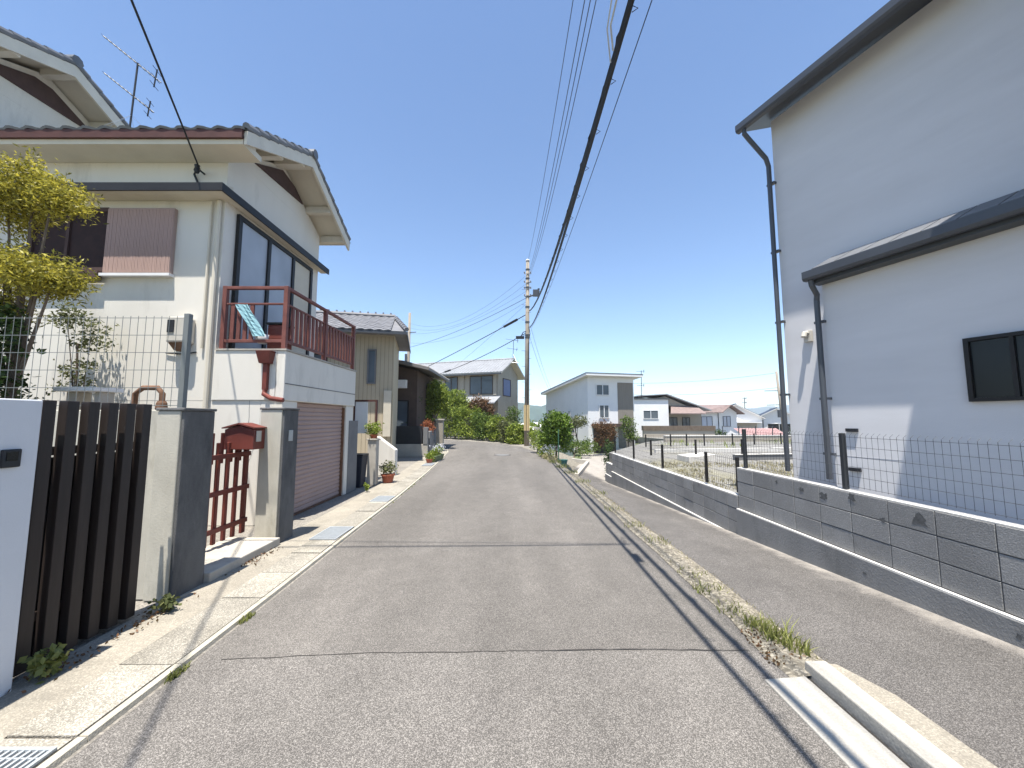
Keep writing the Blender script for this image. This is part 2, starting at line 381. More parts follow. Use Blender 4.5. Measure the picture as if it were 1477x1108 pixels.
# ------------------------------------------------------------------ left gutter, apron
gm = MB(); gm2 = MB(); kb = MB(); ap = MB()
y = -4.0; k = 0; rnd = random.Random(11)
joints = []
while y < 21:
    L = .60 if k % 5 else .98
    y1 = min(y+L, 21.2)
    xa, xb = interp(ROADL, y), interp(ROADL, y1)
    dst = gm2 if (k % 4 == 1 or k % 7 == 3) else gm
    zt = .012+rnd.uniform(0, .008)
    w = .36
    dst.hexa([(xa-.10-w, y+.009, -.05), (xa-.10, y+.009, -.05), (xb-.10, y1-.009, -.05), (xb-.10-w, y1-.009, -.05)],
             [(xa-.10-w, y+.009, zt), (xa-.10, y+.009, zt), (xb-.10, y1-.009, zt), (xb-.10-w, y1-.009, zt)])
    joints.append((y, zt))
    kb.hexa([(xa-.092, y+.003, -.05), (xa-.02, y+.003, -.05), (xb-.02, y1-.003, -.05), (xb-.092, y1-.003, -.05)],
            [(xa-.08, y+.003, .022), (xa-.035, y+.003, .022), (xb-.035, y1-.003, .022), (xb-.08, y1-.003, .022)])
    y = y1; k += 1
struct('gutter_covers', gm, M['gutter']); struct('gutter_covers_gravelly', gm2, M['gutter2']); struct('kerb', kb, M['whitekerb'])
yl = [-5, 0, 2.4, 3.7, 4.1, 5.7, 8.4, 12.4, 16.2, 20]
for y in yl:
    x = interp(ROADL, y); ap.v += [(x-.475, y, .004), (min(-3.02, x-.95) if y < 8 else x-.9, y, .004)]
for i in range(len(yl)-1): ap.f.append((2*i+1, 2*i, 2*i+2, 2*i+3))
struct('pavement', ap, M['apron'])
def grate(name, label, x, y, w, l, n, m=M['galv'], along=True):
    t = thing(name, label, 'drain grate', (x, y, .02), group='steel grates in the left gutter')
    a = MB(); b = MB()
    a.box(x-w/2, x+w/2, y-l/2, y-l/2+.018, .021, .034).box(x-w/2, x+w/2, y+l/2-.018, y+l/2, .021, .034)
    a.box(x-w/2, x-w/2+.018, y-l/2+.019, y+l/2-.019, .021, .034).box(x+w/2-.018, x+w/2, y-l/2+.019, y+l/2-.019, .021, .034)
    for i in range(n):
        xx = x-w/2+.024+(w-.048)*(i+.5)/n
        b.box(xx-.006, xx+.006, y-l/2+.019, y+l/2-.019, .0215, .032)
    for i in range(4):
        yy = y-l/2+l*(i+1)/5
        b.box(x-w/2+.019, x+w/2-.019, yy-.004, yy+.004, .0205, .029)
    a.build('frame', m, t); b.build('bars', m, t)
    MB().box(x-w/2+.002, x+w/2-.002, y-l/2+.002, y+l/2-.002, .0185, .0203).build('backing', M['greywall'], t)
grate('drain_grate', 'ribbed steel drain grate at the bottom left corner of the photo', interp(ROADL, 1.9)-.28, 1.93, .36, .30, 9)
grate('drain_grate', 'ribbed steel drain grate in the gutter in front of the second gate pillar', interp(ROADL, 5.9)-.28, 5.75, .36, .62, 14)
grate('drain_grate', 'pale steel drain grate in the gutter in front of the pink garage shutter', interp(ROADL, 8.2)-.28, 8.15, .36, .55, 14)
grate('drain_grate', 'farthest pale drain grate in the gutter just before the flower trough', interp(ROADL, 14.3)-.28, 14.3, .36, .8, 14)
# manhole
mh = thing('manhole_cover', 'dark round manhole cover in the road near the bend', 'manhole cover', (-.45, 18.2, .0))
MB().lathe((-.45, 18.2, .004), [(.34, 0), (.34, .006), (.30, .009), (.0, .009)], 28).build('cover', M['greywall'], mh)
MB().lathe((-.45, 18.2, .002), [(.40, 0), (.40, .005), (.345, .005)], 28).build('ring', M['seam'], mh)

# ------------------------------------------------------------------ right concrete channel pieces
ch = thing('drain_channel', 'pale concrete gutter piece with raised kerb block and open slot beside the road', 'drain channel', (1.9, 1.3, 0))
MB().hexa([(1.60, -2, -.1), (1.86, -2, -.1), (1.86, 2.62, -.1), (1.60, 2.62, -.1)], [(1.60, -2, .012), (1.86, -2, .03), (1.86, 2.62, .03), (1.60, 2.62, .012)]).build('gutter_slab', M['newcon'], ch, .006)
MB().box(1.862, 1.90, -2, 2.66, -.1, .004).build('slot', M['seam'], ch)
kbk = MB()
for i in range(5):
    y0 = -2+.94*i+(.0 if i else 0); y1 = y0+.934
    if y1 > 2.72: y1 = 2.72
    kbk.hexa([(1.902, y0, -.1), (2.06, y0, -.1), (2.06, y1, -.1), (1.902, y1, -.1)], [(1.912, y0, .08), (2.05, y0, .08), (2.05, y1, .08), (1.912, y1, .08)])
kbk.build('kerb_block', M['newcon'], ch, .008)
MB().prism([(2.064, -2, -.1), (2.30, -2, -.1), (2.27, 2.45, -.1), (2.16, 2.74, -.1), (2.064, 2.76, -.1)], (0, 0, .13)).build('side_slab', M['apron'], ch, .006)

# ------------------------------------------------------------------ vegetation helpers
def blades(mb, x, y, z, h, n, spread, rnd, w=.008):
    for i in range(n):
        a = rnd.uniform(0, 6.283); r = spread*math.sqrt(rnd.random()); bx = x+r*math.cos(a); by = y+r*math.sin(a)
        hh = h*rnd.uniform(.5, 1.1); lx = rnd.gauss(0, .45)*hh; ly = rnd.gauss(0, .45)*hh
        p = rnd.uniform(0, 3.14); dx = math.cos(p)*w; dy = math.sin(p)*w
        mb.add([(bx-dx, by-dy, z), (bx+dx, by+dy, z), (bx+dx*.7+lx*.4, by+dy*.7+ly*.4, z+hh*.65), (bx-dx*.7+lx*.4, by-dy*.7+ly*.4, z+hh*.65), (bx+lx, by+ly, z+hh)],
               [(0, 1, 2, 3), (3, 2, 4)])
def crown(mb, blobs, n, size, rnd, asp=.55, shell=.55):
    vol = [b[3]*b[4]*b[5] for b in blobs]; tot = sum(v**.67 for v in vol)
    for b, v in zip(blobs, vol):
        k = int(n*v**.67/tot)
        # leaf clumps on and in the ellipsoid
        nc = max(4, k//18)
        for c in range(nc):
            d = Vector((rnd.gauss(0, 1), rnd.gauss(0, 1), rnd.gauss(0, 1))).normalized()
            rr = shell+(1.06-shell)*rnd.random()
            rr *= .86+.28*noise.noise(d*1.9+Vector(b[:3]))
            cx, cy, cz = b[0]+d.x*b[3]*rr, b[1]+d.y*b[4]*rr, b[2]+d.z*b[5]*rr
            sp = size*1.5
            for i in range(k//nc):
                mb.leaf((cx+rnd.gauss(0, sp*.6), cy+rnd.gauss(0, sp*.6), cz+rnd.gauss(0, sp*.5)), size*rnd.uniform(.6, 1.3), rnd, asp)
def plant(name, label, cat, base, blobs, n, size, m, seed, trunk=.05, group=None, asp=.55, limbs=True, shell=.55):
    rnd = random.Random(seed)
    t = thing(name, label, cat, base, group=group)
    mb = MB(); crown(mb, blobs, n, size, rnd, asp, shell); mb.build('crown' if cat == 'tree' else 'foliage', m, t)
    tr = MB()
    cx = sum(b[0] for b in blobs)/len(blobs); cy = sum(b[1] for b in blobs)/len(blobs); cz = sum(b[2] for b in blobs)/len(blobs)
    B = Vector(base); C = Vector((cx, cy, cz)); mid = B.lerp(C, .5)+Vector((rnd.uniform(-.06, .06), rnd.uniform(-.06, .06), 0))
    tr.tube([B, mid, C], trunk, 8, trunk*.55)
    if limbs:
        for b in blobs:
            tr.tube([mid, mid.lerp(Vector(b[:3]), .55)+Vector((0, 0, .03)), Vector(b[:3])], trunk*.5, 5, trunk*.15)
    tr.build('trunk' if cat == 'tree' else 'stem', M['trunk'], t)
    return t

# verge weeds: uncountable dry grass + a few single clumps
rnd = random.Random(21)
dry = MB(); 
for i in range(1100):
    y = 2.8+abs(rnd.gauss(0, 1))*7.5
    if y > 21: continue
    a, b = interp(ROADR, y)-.06, interp(LANEL, y)+.02
    tt = rnd.random(); zz = lzl(y)
    blades(dry, lerp(a, b, tt), y, lerp(0, zz, tt*tt)+.01, rnd.uniform(.012, .035), 4, .06, rnd, .003)
tag(dry.build('dry_grass', M['leaf_dry']), 'short straw-coloured dry grass along the soil strip between road and lane', 'grass', kind='stuff')
gw = MB()
for (y, n, h) in ((3.25, 26, .07), (3.5, 30, .07), (3.9, 30, .08), (4.3, 20, .06), (5.4, 22, .07), (6.2, 20, .07), (7.3, 20, .08), (8.8, 20, .08), (10.4, 30, .1), (12.2, 40, .12), (13.6, 50, .14), (15, 60, .16), (16.4, 60, .18)):
    blades(gw, interp(ROADR, y)+rnd.uniform(-.03, .08), y, .0, h, n*2, .10+.012*y, rnd, .005)
for i in range(60):    # tiny weeds in the joint of the left kerb
    y = rnd.choice([rnd.uniform(6.4, 11), rnd.uniform(3.3, 3.45), rnd.uniform(2.6, 2.75), rnd.uniform(8, 14)])
    blades(gw, interp(ROADL, y)-.005, y, .0, .035, 7, .03, rnd, .004)
tag(gw.build('low_weeds', M['leaf_weed']), 'low green weeds growing along the joints at both road edges', 'weeds', kind='stuff')
tf = MB(); rnd = random.Random(4)
blades(tf, 1.96, 3.06, 0, .15, 130, .10, rnd, .005); blades(tf, 1.93, 3.25, 0, .11, 70, .07, rnd, .005); blades(tf, 2.03, 2.92, 0, .12, 70, .08, rnd, .005)
tag(tf.build('grass_tuft', M['leaf_weed']), 'largest green grass tuft at the end of the pale concrete channel', 'grass tuft')
lw = MB()
for i in range(170):
    y = rnd.uniform(2.75, 3.2); x = 1.86+rnd.gauss(0, .06)
    lw.leaf((x, y, rnd.uniform(.008, .03)), .028, rnd, .6)
tag(lw.build('leaf_litter', M['leaf_red']), 'brown dead leaves around the grass tuft beside the channel', 'leaf litter', kind='stuff')
ll = MB()
for i in range(220):
    y = rnd.choice([rnd.gauss(2.75, .12), rnd.gauss(3.35, .18), rnd.gauss(4.7, .2)])
    ll.leaf((-3.0+rnd.gauss(0, .05), y, rnd.uniform(.01, .03)), .03, rnd, .6)
tag(ll.build('leaf_litter', M['leaf_red']), 'reddish dead leaves along the foot of the brown slatted fence', 'leaf litter', kind='stuff')
def weed(label, x, y, h, w, m, seed, n=160, size=.05, group=None):
    rnd = random.Random(seed); o = MB(); st = MB()
    t = thing('weed_plant', label, 'weed', (x, y, 0), group=group)
    for i in range(7):
        a = rnd.uniform(0, 6.28); tip = (x+w*.7*math.cos(a)*rnd.random(), y+w*.7*math.sin(a)*rnd.random(), h*rnd.uniform(.6, 1))
        st.tube([(x, y, 0), (lerp(x, tip[0], .4), lerp(y, tip[1], .4), tip[2]*.6), tip], .004, 4, .002)
        for k in range(n//7):
            f = rnd.uniform(.25, 1)
            o.leaf((lerp(x, tip[0], f)+rnd.gauss(0, w*.22), lerp(y, tip[1], f)+rnd.gauss(0, w*.22), tip[2]*f+rnd.gauss(0, .02)), size*rnd.uniform(.6, 1.2), rnd, .7)
    o.build('foliage', m, t); st.build('stem', M['leaf_mid'], t)
weed('broad green weed at the foot of the white gate wall beside the brown slats', -3.0, 2.66, .17, .12, M['leaf_weed'], 1, 170, .05)
weed('small green weed between brown slatted fence and first grey pillar', -2.99, 3.5, .15, .12, M['leaf_olive'], 2, 150, .05)
weed('tiny weed at the foot of the grey pillar right of the pink garage', -3.3, 9.0, .22, .10, M['leaf_bright'], 3, 90, .05)

# ------------------------------------------------------------------ block wall on the right
def blockwall(name, label, y0, y1, ytop, zl, ncourse, base):
    t = thing(name, label, 'block wall', (3.48, y0, base(y0)))
    top = zl+.2*ncourse+.012
    bl = MB(); mo = MB(); fo = MB()
    X0, X1 = 3.445, 3.555
    mo.box(X0+.006, X1-.006, y0+.004, y1-.004, zl-.02, top-.006)
    rnd = random.Random(int(y0*10)+3)
    for c in range(ncourse):
        yb = y1
        z0 = zl+.012+.2*c; h = .192
        while yb > y0+.02:
            ya = max(yb-.40, y0)
            j = rnd.uniform(-.0015, .0015)
            if yb-ya > .02: bl.box(X0+j, X1+j, ya+.004, yb-.004, z0, z0+h)
            yb -= .40
    fo.hexa([(3.405, y0, base(y0)-.3), (3.60, y0, base(y0)-.3), (3.60, y1, base(y1)-.3), (3.405, y1, base(y1)-.3)],
            [(3.405, y0, zl-.006), (3.60, y0, zl-.006), (3.60, y1, zl-.006), (3.405, y1, zl-.006)])
    bl.build('blocks', M['block'], t, .004); mo.build('mortar', M['mortar'], t)
    fo.build('footing', M['footing'], t, .006)
    MB().box(3.41, 3.46, y0+.002, y1-.002, zl-.005, zl+.004).build('footing_ledge', M['ledge'], t)
    MB().box(3.45, 3.55, y0+.002, y1-.002, top-.005, top+.006).build('coping', M['ledge'], t)
blockwall('block_wall', 'higher grey concrete block wall below the pale house on the right', -4.35, 6.05, .92, .30, 3, lambda y: lz(y))
blockwall('block_wall', 'lower grey concrete block wall running on past the open building lots', 6.06, 13.55, .53, -.125, 3, lambda y: lz(y))
blockwall('block_wall', 'short stepped-down end piece of grey block wall at the bend of the lane', 13.56, 14.45, .1, -.32, 2, lambda y: lz(y))
# dark irregular stains on the upper course of the higher wall
BW = [o for o in COL.objects if o.name == 'block_wall'][0]
rnd = random.Random(15)
for (y, z, r) in ((4.72, .82, .05), (4.38, .80, .075), (4.02, .86, .06), (3.38, .80, .10), (5.15, .84, .035), (3.7, .72, .04), (2.75, .20, .03), (3.9, .17, .03)):
    X_ = 3.4425 if z > .31 else 3.4035
    q = MB(); n = 15; pts = []
    for i in range(n):
        a = 6.283*i/n; rr = r*rnd.uniform(.35, 1.0)
        pts.append((X_, y+rr*math.cos(a), z+rr*.75*math.sin(a)))
    c = len(q.v); q.v.append((X_, y, z)); q.v += pts
    q.f += [(0, 1+i, 1+(i+1) % n) for i in range(n)]
    q.build('stain', M['stain'], BW)

def meshfence(name, label, pts, z, h, postY, m=M['black'], pitch=.06, top_curl=True, rows=.10, cat='mesh fence', group=None, wr=.0022, post_r=.022, extra=.02):
    """pts: (x0,y0)-(x1,y1) line; posts at fractions"""
    (x0, y0), (x1, y1) = pts
    t = thing(name, label, cat, (x0, y0, z), group=group)
    L = math.hypot(x1-x0, y1-y0); ux, uy = (x1-x0)/L, (y1-y0)/L
    fr = sorted(set([0, L]+[p for p in postY if 0 < p < L]))
    for p in fr:
        px, py = x0+ux*p, y0+uy*p
        b = MB(); r = post_r
        b.hexa([(px-ux*r-uy*r, py-uy*r+ux*r, z), (px+ux*r-uy*r, py+uy*r+ux*r, z), (px+ux*r+uy*r, py+uy*r-ux*r, z), (px-ux*r+uy*r, py-uy*r-ux*r, z)],
               [(px-ux*r-uy*r, py-uy*r+ux*r, z+h+extra), (px+ux*r-uy*r, py+uy*r+ux*r, z+h+extra), (px+ux*r+uy*r, py+uy*r-ux*r, z+h+extra), (px-ux*r+uy*r, py-uy*r-ux*r, z+h+extra)])
        b.build('post', m, t, .004)
    for a, b_ in zip(fr, fr[1:]):
        w = MB(); a2 = a+post_r+.008; b2 = b_-post_r-.008
        n = max(2, int((b2-a2)/pitch))
        for i in range(n+1):
            p = a2+(b2-a2)*i/n
            w.tube([(x0+ux*p, y0+uy*p, z+.03), (x0+ux*p, y0+uy*p, z+h)]+([(x0+ux*p-uy*.03, y0+uy*p+ux*.03, z+h+.025)] if top_curl else []), wr, 3)
        k = max(2, int((h-.06)/rows))
        for j in range(k+1):
            zz = z+.04+(h-.06)*j/k
            w.tube([(x0+ux*a2, y0+uy*a2, zz), (x0+ux*b2, y0+uy*b2, zz)], wr*1.25, 3)
        w.build('mesh_panel', m, t)
    return t
meshfence('mesh_fence', 'black wire mesh fence on the higher block wall beside the pale house', (((3.50), 5.9), (3.50, -3)), .925, .56, [1.75, 3.6, 5.6, 7.4], m=M['meshdark'], wr=.0018)
meshfence('mesh_fence', 'black wire mesh fence on the lower block wall along the open lots', ((3.50, 13.3), (3.50, 6.12)), .525, .52, [2.0, 4.15, 6.2])
# fences and low walls in the lots behind
meshfence('mesh_fence', 'short black mesh fence crossing the yellow grass lot behind the lower block wall', ((4.0, 11.3), (11.5, 12.4)), .62, .42, [1.4, 2.9, 4.6, 6.2], pitch=.09, top_curl=False)
lwl = thing('low_wall', 'dark low block wall under the short mesh fence in the lots', 'low wall', (4, 11.3, .44))
MB().hexa([(6.6, 11.62, .40), (11.5, 12.34, .40), (11.5, 12.48, .40), (6.6, 11.76, .40)], [(6.6, 11.62, .60), (11.5, 12.34, .60), (11.5, 12.48, .60), (6.6, 11.76, .60)]).build('blocks', M['greywall'], lwl)
MB().hexa([(6.6, 11.60, .602), (11.5, 12.32, .602), (11.5, 12.5, .602), (6.6, 11.78, .602)], [(6.6, 11.60, .618), (11.5, 12.32, .618), (11.5, 12.5, .618), (6.6, 11.78, .618)]).build('coping', M['ledge'], lwl)
meshfence('mesh_fence', 'thin dark mesh fence farther back across the gravel lots', ((5.6, 16.4), (12.5, 18.2)), .50, .50, [1.2, 2.0, 2.9, 4.4, 5.6], pitch=.11, top_curl=False)
lw2 = thing('low_wall', 'long pale low retaining wall across the gravel lots behind the mesh fences', 'low wall', (7, 14.5, .44))
MB().hexa([(5.2, 14.2, .40), (14, 15.6, .40), (14, 15.8, .40), (5.2, 14.4, .40)], [(5.2, 14.2, .56), (14, 15.6, .56), (14, 15.8, .56), (5.2, 14.4, .56)]).build('wall', M['ledge'], lw2)
lw3 = thing('low_wall', 'farthest low grey wall with pale top in front of the red roofed house', 'low wall', (12, 26, .3))
MB().hexa([(9.4, 24, .2), (26, 27.5, .1), (26, 27.8, .1), (9.4, 24.3, .2)], [(9.4, 24, .62), (26, 27.5, .52), (26, 27.8, .52), (9.4, 24.3, .62)]).build('wall', M['beige2'], lw3)
MB().hexa([(9.4, 23.97, .622), (26, 27.47, .522), (26, 27.83, .522), (9.4, 24.33, .622)], [(9.4, 23.97, .66), (26, 27.47, .56), (26, 27.83, .56), (9.4, 24.33, .66)]).build('coping', M['ledge'], lw3)
meshfence('mesh_fence', 'grey railing on the far low wall before the red roofed house', ((13.5, 25.05), (18.5, 26.1)), .6, .6, [1.2, 2.5, 3.8], m=M['metalgrey'], pitch=.16, rows=.25, top_curl=False)
cbx = thing('concrete_block', 'pale concrete entrance block between the lots behind the mesh fence', 'concrete block', (5.6, 11.4, .44))
MB().hexa([(4.95, 11.0, .42), (5.75, 11.1, .42), (5.75, 11.9, .42), (4.95, 11.8, .42)], [(4.95, 11.0, .60), (5.75, 11.1, .66), (5.75, 11.9, .66), (4.95, 11.8, .60)]).build('block', M['ledge'], cbx, .01)
rnd = random.Random(77)
dg = MB(); gg = MB()
for i in range(2600):
    x = rnd.uniform(3.65, 9.5); y = rnd.uniform(6.3, 11.0)
    if noise.noise(Vector((x*.9, y*.9, 1))) < -.1: continue
    blades(dg, x, y, .44, rnd.uniform(.04, .11), 3, .08, rnd, .006)
for i in range(420):
    x = rnd.uniform(4, 26); y = rnd.uniform(12.6, 30)
    if noise.noise(Vector((x*.35, y*.35, 3))) < .12: continue
    if x < 5+(y-12)*.35: continue
    blades(gg, x, y, lotz(y), .22, 9, .3, rnd, .012)
tag(dg.build('dry_grass', M['leaf_dry']), 'yellow dry grass covering the lot behind the black mesh fence', 'grass', kind='stuff')
tag(gg.build('weeds', M['leaf_bright']), 'patches of green weeds growing on the far gravel lots', 'weeds', kind='stuff')
weed('tall green weed in the yellow lot behind the lower mesh fence', 5.05, 8.6, .42, .18, M['leaf_bright'], 8, 160, .06)
weed('green weed clump behind the higher mesh fence near the house downpipe', 6.1, 8.6, .45, .3, M['leaf_bright'], 9, 220, .07)
for o in [o for o in COL.objects if o.name.startswith('weed_plant') and o.location[1] == 8.6]: o.location[2] = .44

# ------------------------------------------------------------------ right house
def RT(th, C):
    d = Vector((-math.sin(th), math.cos(th), 0)); n = Vector((-math.cos(th), -math.sin(th), 0))
    return lambda s_, off, z: Vector(C)+d*s_+n*off+Vector((0, 0, z))
W = RT(R(19.5), (4.1, 5.75, 0))
def wbox(mb, s0, s1, o0, o1, z0, z1):
    return mb.hexa([W(s0, o0, z0), W(s0, o1, z0), W(s1, o1, z0), W(s1, o0, z0)], [W(s0, o0, z1), W(s0, o1, z1), W(s1, o1, z1), W(s1, o0, z1)])
rh = thing('house', 'large pale rendered house with dark grey eaves behind the block wall on the right', 'house', (6.5, 3, .86))
wbox(MB(), -9, 0, -6, 0, .4, 6.345).build('wall', M['siding'], rh)
ann = wbox(MB(), -2.64, -.74, .003, .30, .5, 3.52).build('annex_wall', M['siding'], rh)
fd = MB(); wbox(fd, -9.02, .02, -6.02, .012, .4, .70); 
base_ = fd.build('plinth', M['greywall'], rh)
# main roof: horizontal eave with gutter, slab rising away from the wall
mr = MB()
def slope_slab(mb, s0, s1, o_out, o_in, z_out, rise, th):
    a = [W(s0, o_out, z_out), W(s0, o_in, z_out+rise), W(s1, o_in, z_out+rise), W(s1, o_out, z_out)]
    mb.hexa(a, [p+Vector((0, 0, th)) for p in a])
slope_slab(mr, -9.3, .20, .39, -3.0, 6.21, 1.35, .09)
slope_slab(mr, -9.3, .20, -6.4, -3.0, 6.21, 1.35, .09)
rf = mr.build('roof', M['metalgrey'], rh)
tl = MB()
for i in range(32):
    s_ = .18-.303*i
    tl.tube([W(s_, .37, 6.30), W(s_, -2.9, 6.30+1.30)], .018, 5)
tl.build('roof_seams', M['metalgrey'], rf)
gt = MB()
prof = [(.412, .08), (.412, 0), (.43, -.03), (.49, -.03), (.51, 0), (.51, .09), (.495, .09)]
vs = []
gt.prism([W(-9.3, o-.02, 6.22+z) for o, z in prof], W(.23, 0, 0)-W(-9.3, 0, 0))
gt.build('gutter', M['pipe'], rh)
MB().add([], []) 
dp = MB()
dp.tube([W(.12, .44, 6.20), W(.12, .44, 6.12), W(.10, .36, 6.02), W(.03, .12, 5.72), W(.03, .07, 5.6), W(.03, .07, .9)], .034, 8)
for z in (5.3, 4.2, 3.1, 2.0): wbox(dp, -.03, .09, .0, .06, z, z+.03)
dp.build('downpipe', M['pipe'], rh, smooth=False)
# annex (single-storey) roof
ar = MB()
a = [W(-3.0, .47, 3.46), W(-3.0, .004, 3.70), W(-.70, .004, 3.70), W(-.70, .47, 3.46)]
ar.hexa(a, [p+Vector((0, 0, .10)) for p in a]); arf = ar.build('annex_roof', M['metalgrey'], rh)
at = MB()
for i in range(9):
    s_ = -.74-.27*i
    at.hexa([W(s_, .48, 3.565), W(s_, .05, 3.79), W(s_-.255, .05, 3.79), W(s_-.255, .48, 3.565)], [W(s_, .48, 3.60), W(s_, .05, 3.825), W(s_-.255, .05, 3.825), W(s_-.255, .48, 3.60)])
at.build('annex_tiles', M['tile'], arf)
ag = MB(); ag.prism([W(-3.0, o+.06, 3.47+z) for o, z in prof], W(-.67, 0, 0)-W(-3.0, 0, 0)); ag.build('annex_gutter', M['pipe'], rh)
wbox(MB(), -3, -.71, .305, .465, 3.40, 3.455).build('annex_soffit', M['metalgrey'], rh)
dp2 = MB(); dp2.tube([W(-.74, .51, 3.44), W(-.74, .50, 3.38), W(-.72, .38, 3.27), W(-.70, .36, 3.2), W(-.70, .36, .9)], .033, 8)
for z in (2.9, 1.9, 1.2): wbox(dp2, -.76, -.64, .30, .35, z, z+.03)
dp2.build('annex_downpipe', M['pipe'], rh)
# cross wing further along (mostly outside the frame): its deep eave shades the wall
cw = MB(); wbox(cw, -9, -3.3, .004, .95, .5, 6.2); cw.build('wing_wall', M['siding'], rh)
cr = MB()
a = [W(-9.3, 1.5, 6.40), W(-9.3, .004, 7.0), W(-2.66, .004, 7.0), W(-2.66, 1.5, 6.40)]
cr.hexa(a, [p+Vector((0, 0, .13)) for p in a]); cr.build('wing_roof', M['metalgrey'], rh)
# siding joints (horizontal grooves)
sj = MB()
for i in range(12):
    z = 1.2+.455*i
    if z < 0: wbox(sj, -8.9, -.0, .0005, .0022, z, z+.005)
    if 1.0 < z < 1.25: wbox(sj, -3.29, -.742, .3005, .3022, z, z+.005)
sj.build('siding_joints', mat('siding_groove', (.575, .57, .58), .9, .05, 3), rh)
# window in the annex
wf = MB()
s0, s1, z0, z1, o = -2.62, -1.98, 1.82, 2.44, .30
wbox(wf, s1-.035, s1, o+.001, o+.05, z0, z1); wbox(wf, s0, s0+.035, o+.001, o+.05, z0, z1); wbox(wf, s0+.036, s1-.036, o+.001, o+.05, z0, z0+.035); wbox(wf, s0+.036, s1-.036, o+.001, o+.05, z1-.035, z1)
wbox(wf, -2.30, -2.27, o+.001, o+.045, z0+.036, z1-.036)
wfo = wf.build('window', M['black'], rh)
wbox(MB(), s0+.037, s1-.037, o+.002, o+.018, z0+.037, z1-.037).build('pane', M['glass'], wfo)
# little vent hood / lamp on the far part of the wall
wl = MB(); wbox(wl, -.40, -.30, .002, .05, 2.74, 2.90); wl.tube([W(-.35, .05, 2.86), W(-.35, .10, 2.86), W(-.35, .12, 2.80)], .035, 8); wl.build('vent_hood', M['cream_ac'], rh, .006)
lp = MB()
for z in (1.05, 1.52): wbox(lp, -1.02, -.90, .302, .335, z-.02, z+.02)
lp.each('wall_bracket', M['dark'], rh)

# ------------------------------------------------------------------ roof helper with pantiles
def tile_roof(P0, ex, es, w, l, pitch=.30, row=.26, amp=.035, res=6, step=.018):
    """P0 eave corner; ex unit along eave; es unit up the slope; returns MB"""
    P0 = Vector(P0); ex = Vector(ex); es = Vector(es); n = ex.cross(es).normalized()
    if n.z < 0: n = -n
    mb = MB(); nx = max(2, int(w/pitch)*res); ny = max(1, int(l/row))
    for j in range(ny):
        o = len(mb.v)
        for e in (0, 1):
            for i in range(nx+1):
                x = w*i/nx; ph = (x/pitch) % 1.0
                h = amp*(math.sin(ph*math.pi*2)*.55+.45*math.sin(math.pi*ph)**8*1.6)
                lift = step if e == 0 else 0
                s_ = l*(j+e)/ny-(.02 if e == 0 else 0)
                mb.v.append(tuple(P0+ex*x+es*s_+n*(h+lift)))
        for i in range(nx): mb.f.append((o+i, o+i+1, o+nx+2+i, o+nx+1+i))
        # front lip
        q = len(mb.v)
        for i in range(nx+1):
            p = Vector(mb.v[o+i]); mb.v.append(tuple(p-n*(step+.02)))
        for i in range(nx): mb.f.append((q+i, q+i+1, o+i+1, o+i))
    return mb

# ------------------------------------------------------------------ left house
lh = thing('house', 'white two storey house with red balcony and pink garage shutter on the left', 'house', (-6, 7.5, 0))
Y0 = 6.23; XU = -4.82; XG = -3.68
wm = MB()
wm.box(-9.6, XU, Y0, 9.35, 1.952, 6.2)
# gable triangle of the front block
wm.prism([(XU, Y0, 6.201), (XU, 9.35, 6.201), (XU, 7.75, 6.98)], (-4.7, 0, 0))
wm.box(-9.6, XG-.35, Y0+.002, 9.25, 0, 1.95)
wm.build('wall', M['white'], lh)
mbk = MB(); mbk.box(-16, -9.605, 5.3, 9.7, 0, 7.75); mbk.prism([(-9.605, 5.3, 7.751), (-9.605, 9.7, 7.751), (-9.605, 7.4, 8.72)], (-6, 0, 0)); mbk.build('upper_wall', M['white'], lh)
# garage front and balcony parapet
gp = MB()
gp.box(XG-.35, XG, Y0, 6.66, 0, 1.95); gp.box(XG-.35, XG, 8.64, 9.02, 0, 1.95)
gp.each('garage_pier', M['white'], lh, .01)
pp = MB()
pp.box(XG-.12, XG+.02, Y0-.02, 9.05, 1.952, 2.76); pp.box(XU-.0, XG-.125, Y0-.02, Y0+.10, 1.952, 2.76); pp.box(XU, XG-.125, 8.93, 9.05, 1.952, 2.76)
pp.box(XU, XG-.125, Y0+.105, 8.925, 1.955, 2.3)
pp.build('balcony_parapet', M['white'], lh, .012)
MB().box(XU+.02, XG+.035, Y0-.035, Y0+.13, 2.762, 2.79).box(XG-.14, XG+.035, Y0+.135, 9.065, 2.762, 2.79).build('parapet_cap', M['stepcon'], lh)
MB().box(XG+.021, XG+.026, Y0, 9.03, 2.22, 2.235).build('parapet_joint', M['greywall'], lh)
sh = MB()
for i in range(24):
    z = .03+.08*i
    sh.prism([(XG-.09, 6.664, z), (XG-.075, 6.664, z+.02), (XG-.075, 6.664, z+.06), (XG-.09, 6.664, z+.079)], (0, 1.972, 0))
sho = sh.build('garage_shutter', M['pink'], lh)
MB().box(XG-.10, XG-.06, 6.664, 8.636, 0, .03).build('shutter_bar', M['rust'], sho)
shf = MB(); shf.box(XG-.11, XG-.03, 6.661, 6.70, .0, 1.9); shf.box(XG-.11, XG-.03, 8.60, 8.639, 0, 1.9); shf.each('shutter_frame', M['rust'], lh)
MB().box(XG-.3, XG+.015, 8.80, 9.3, 0, 1.62).build('garage_post', M['greywall'], lh, .01)
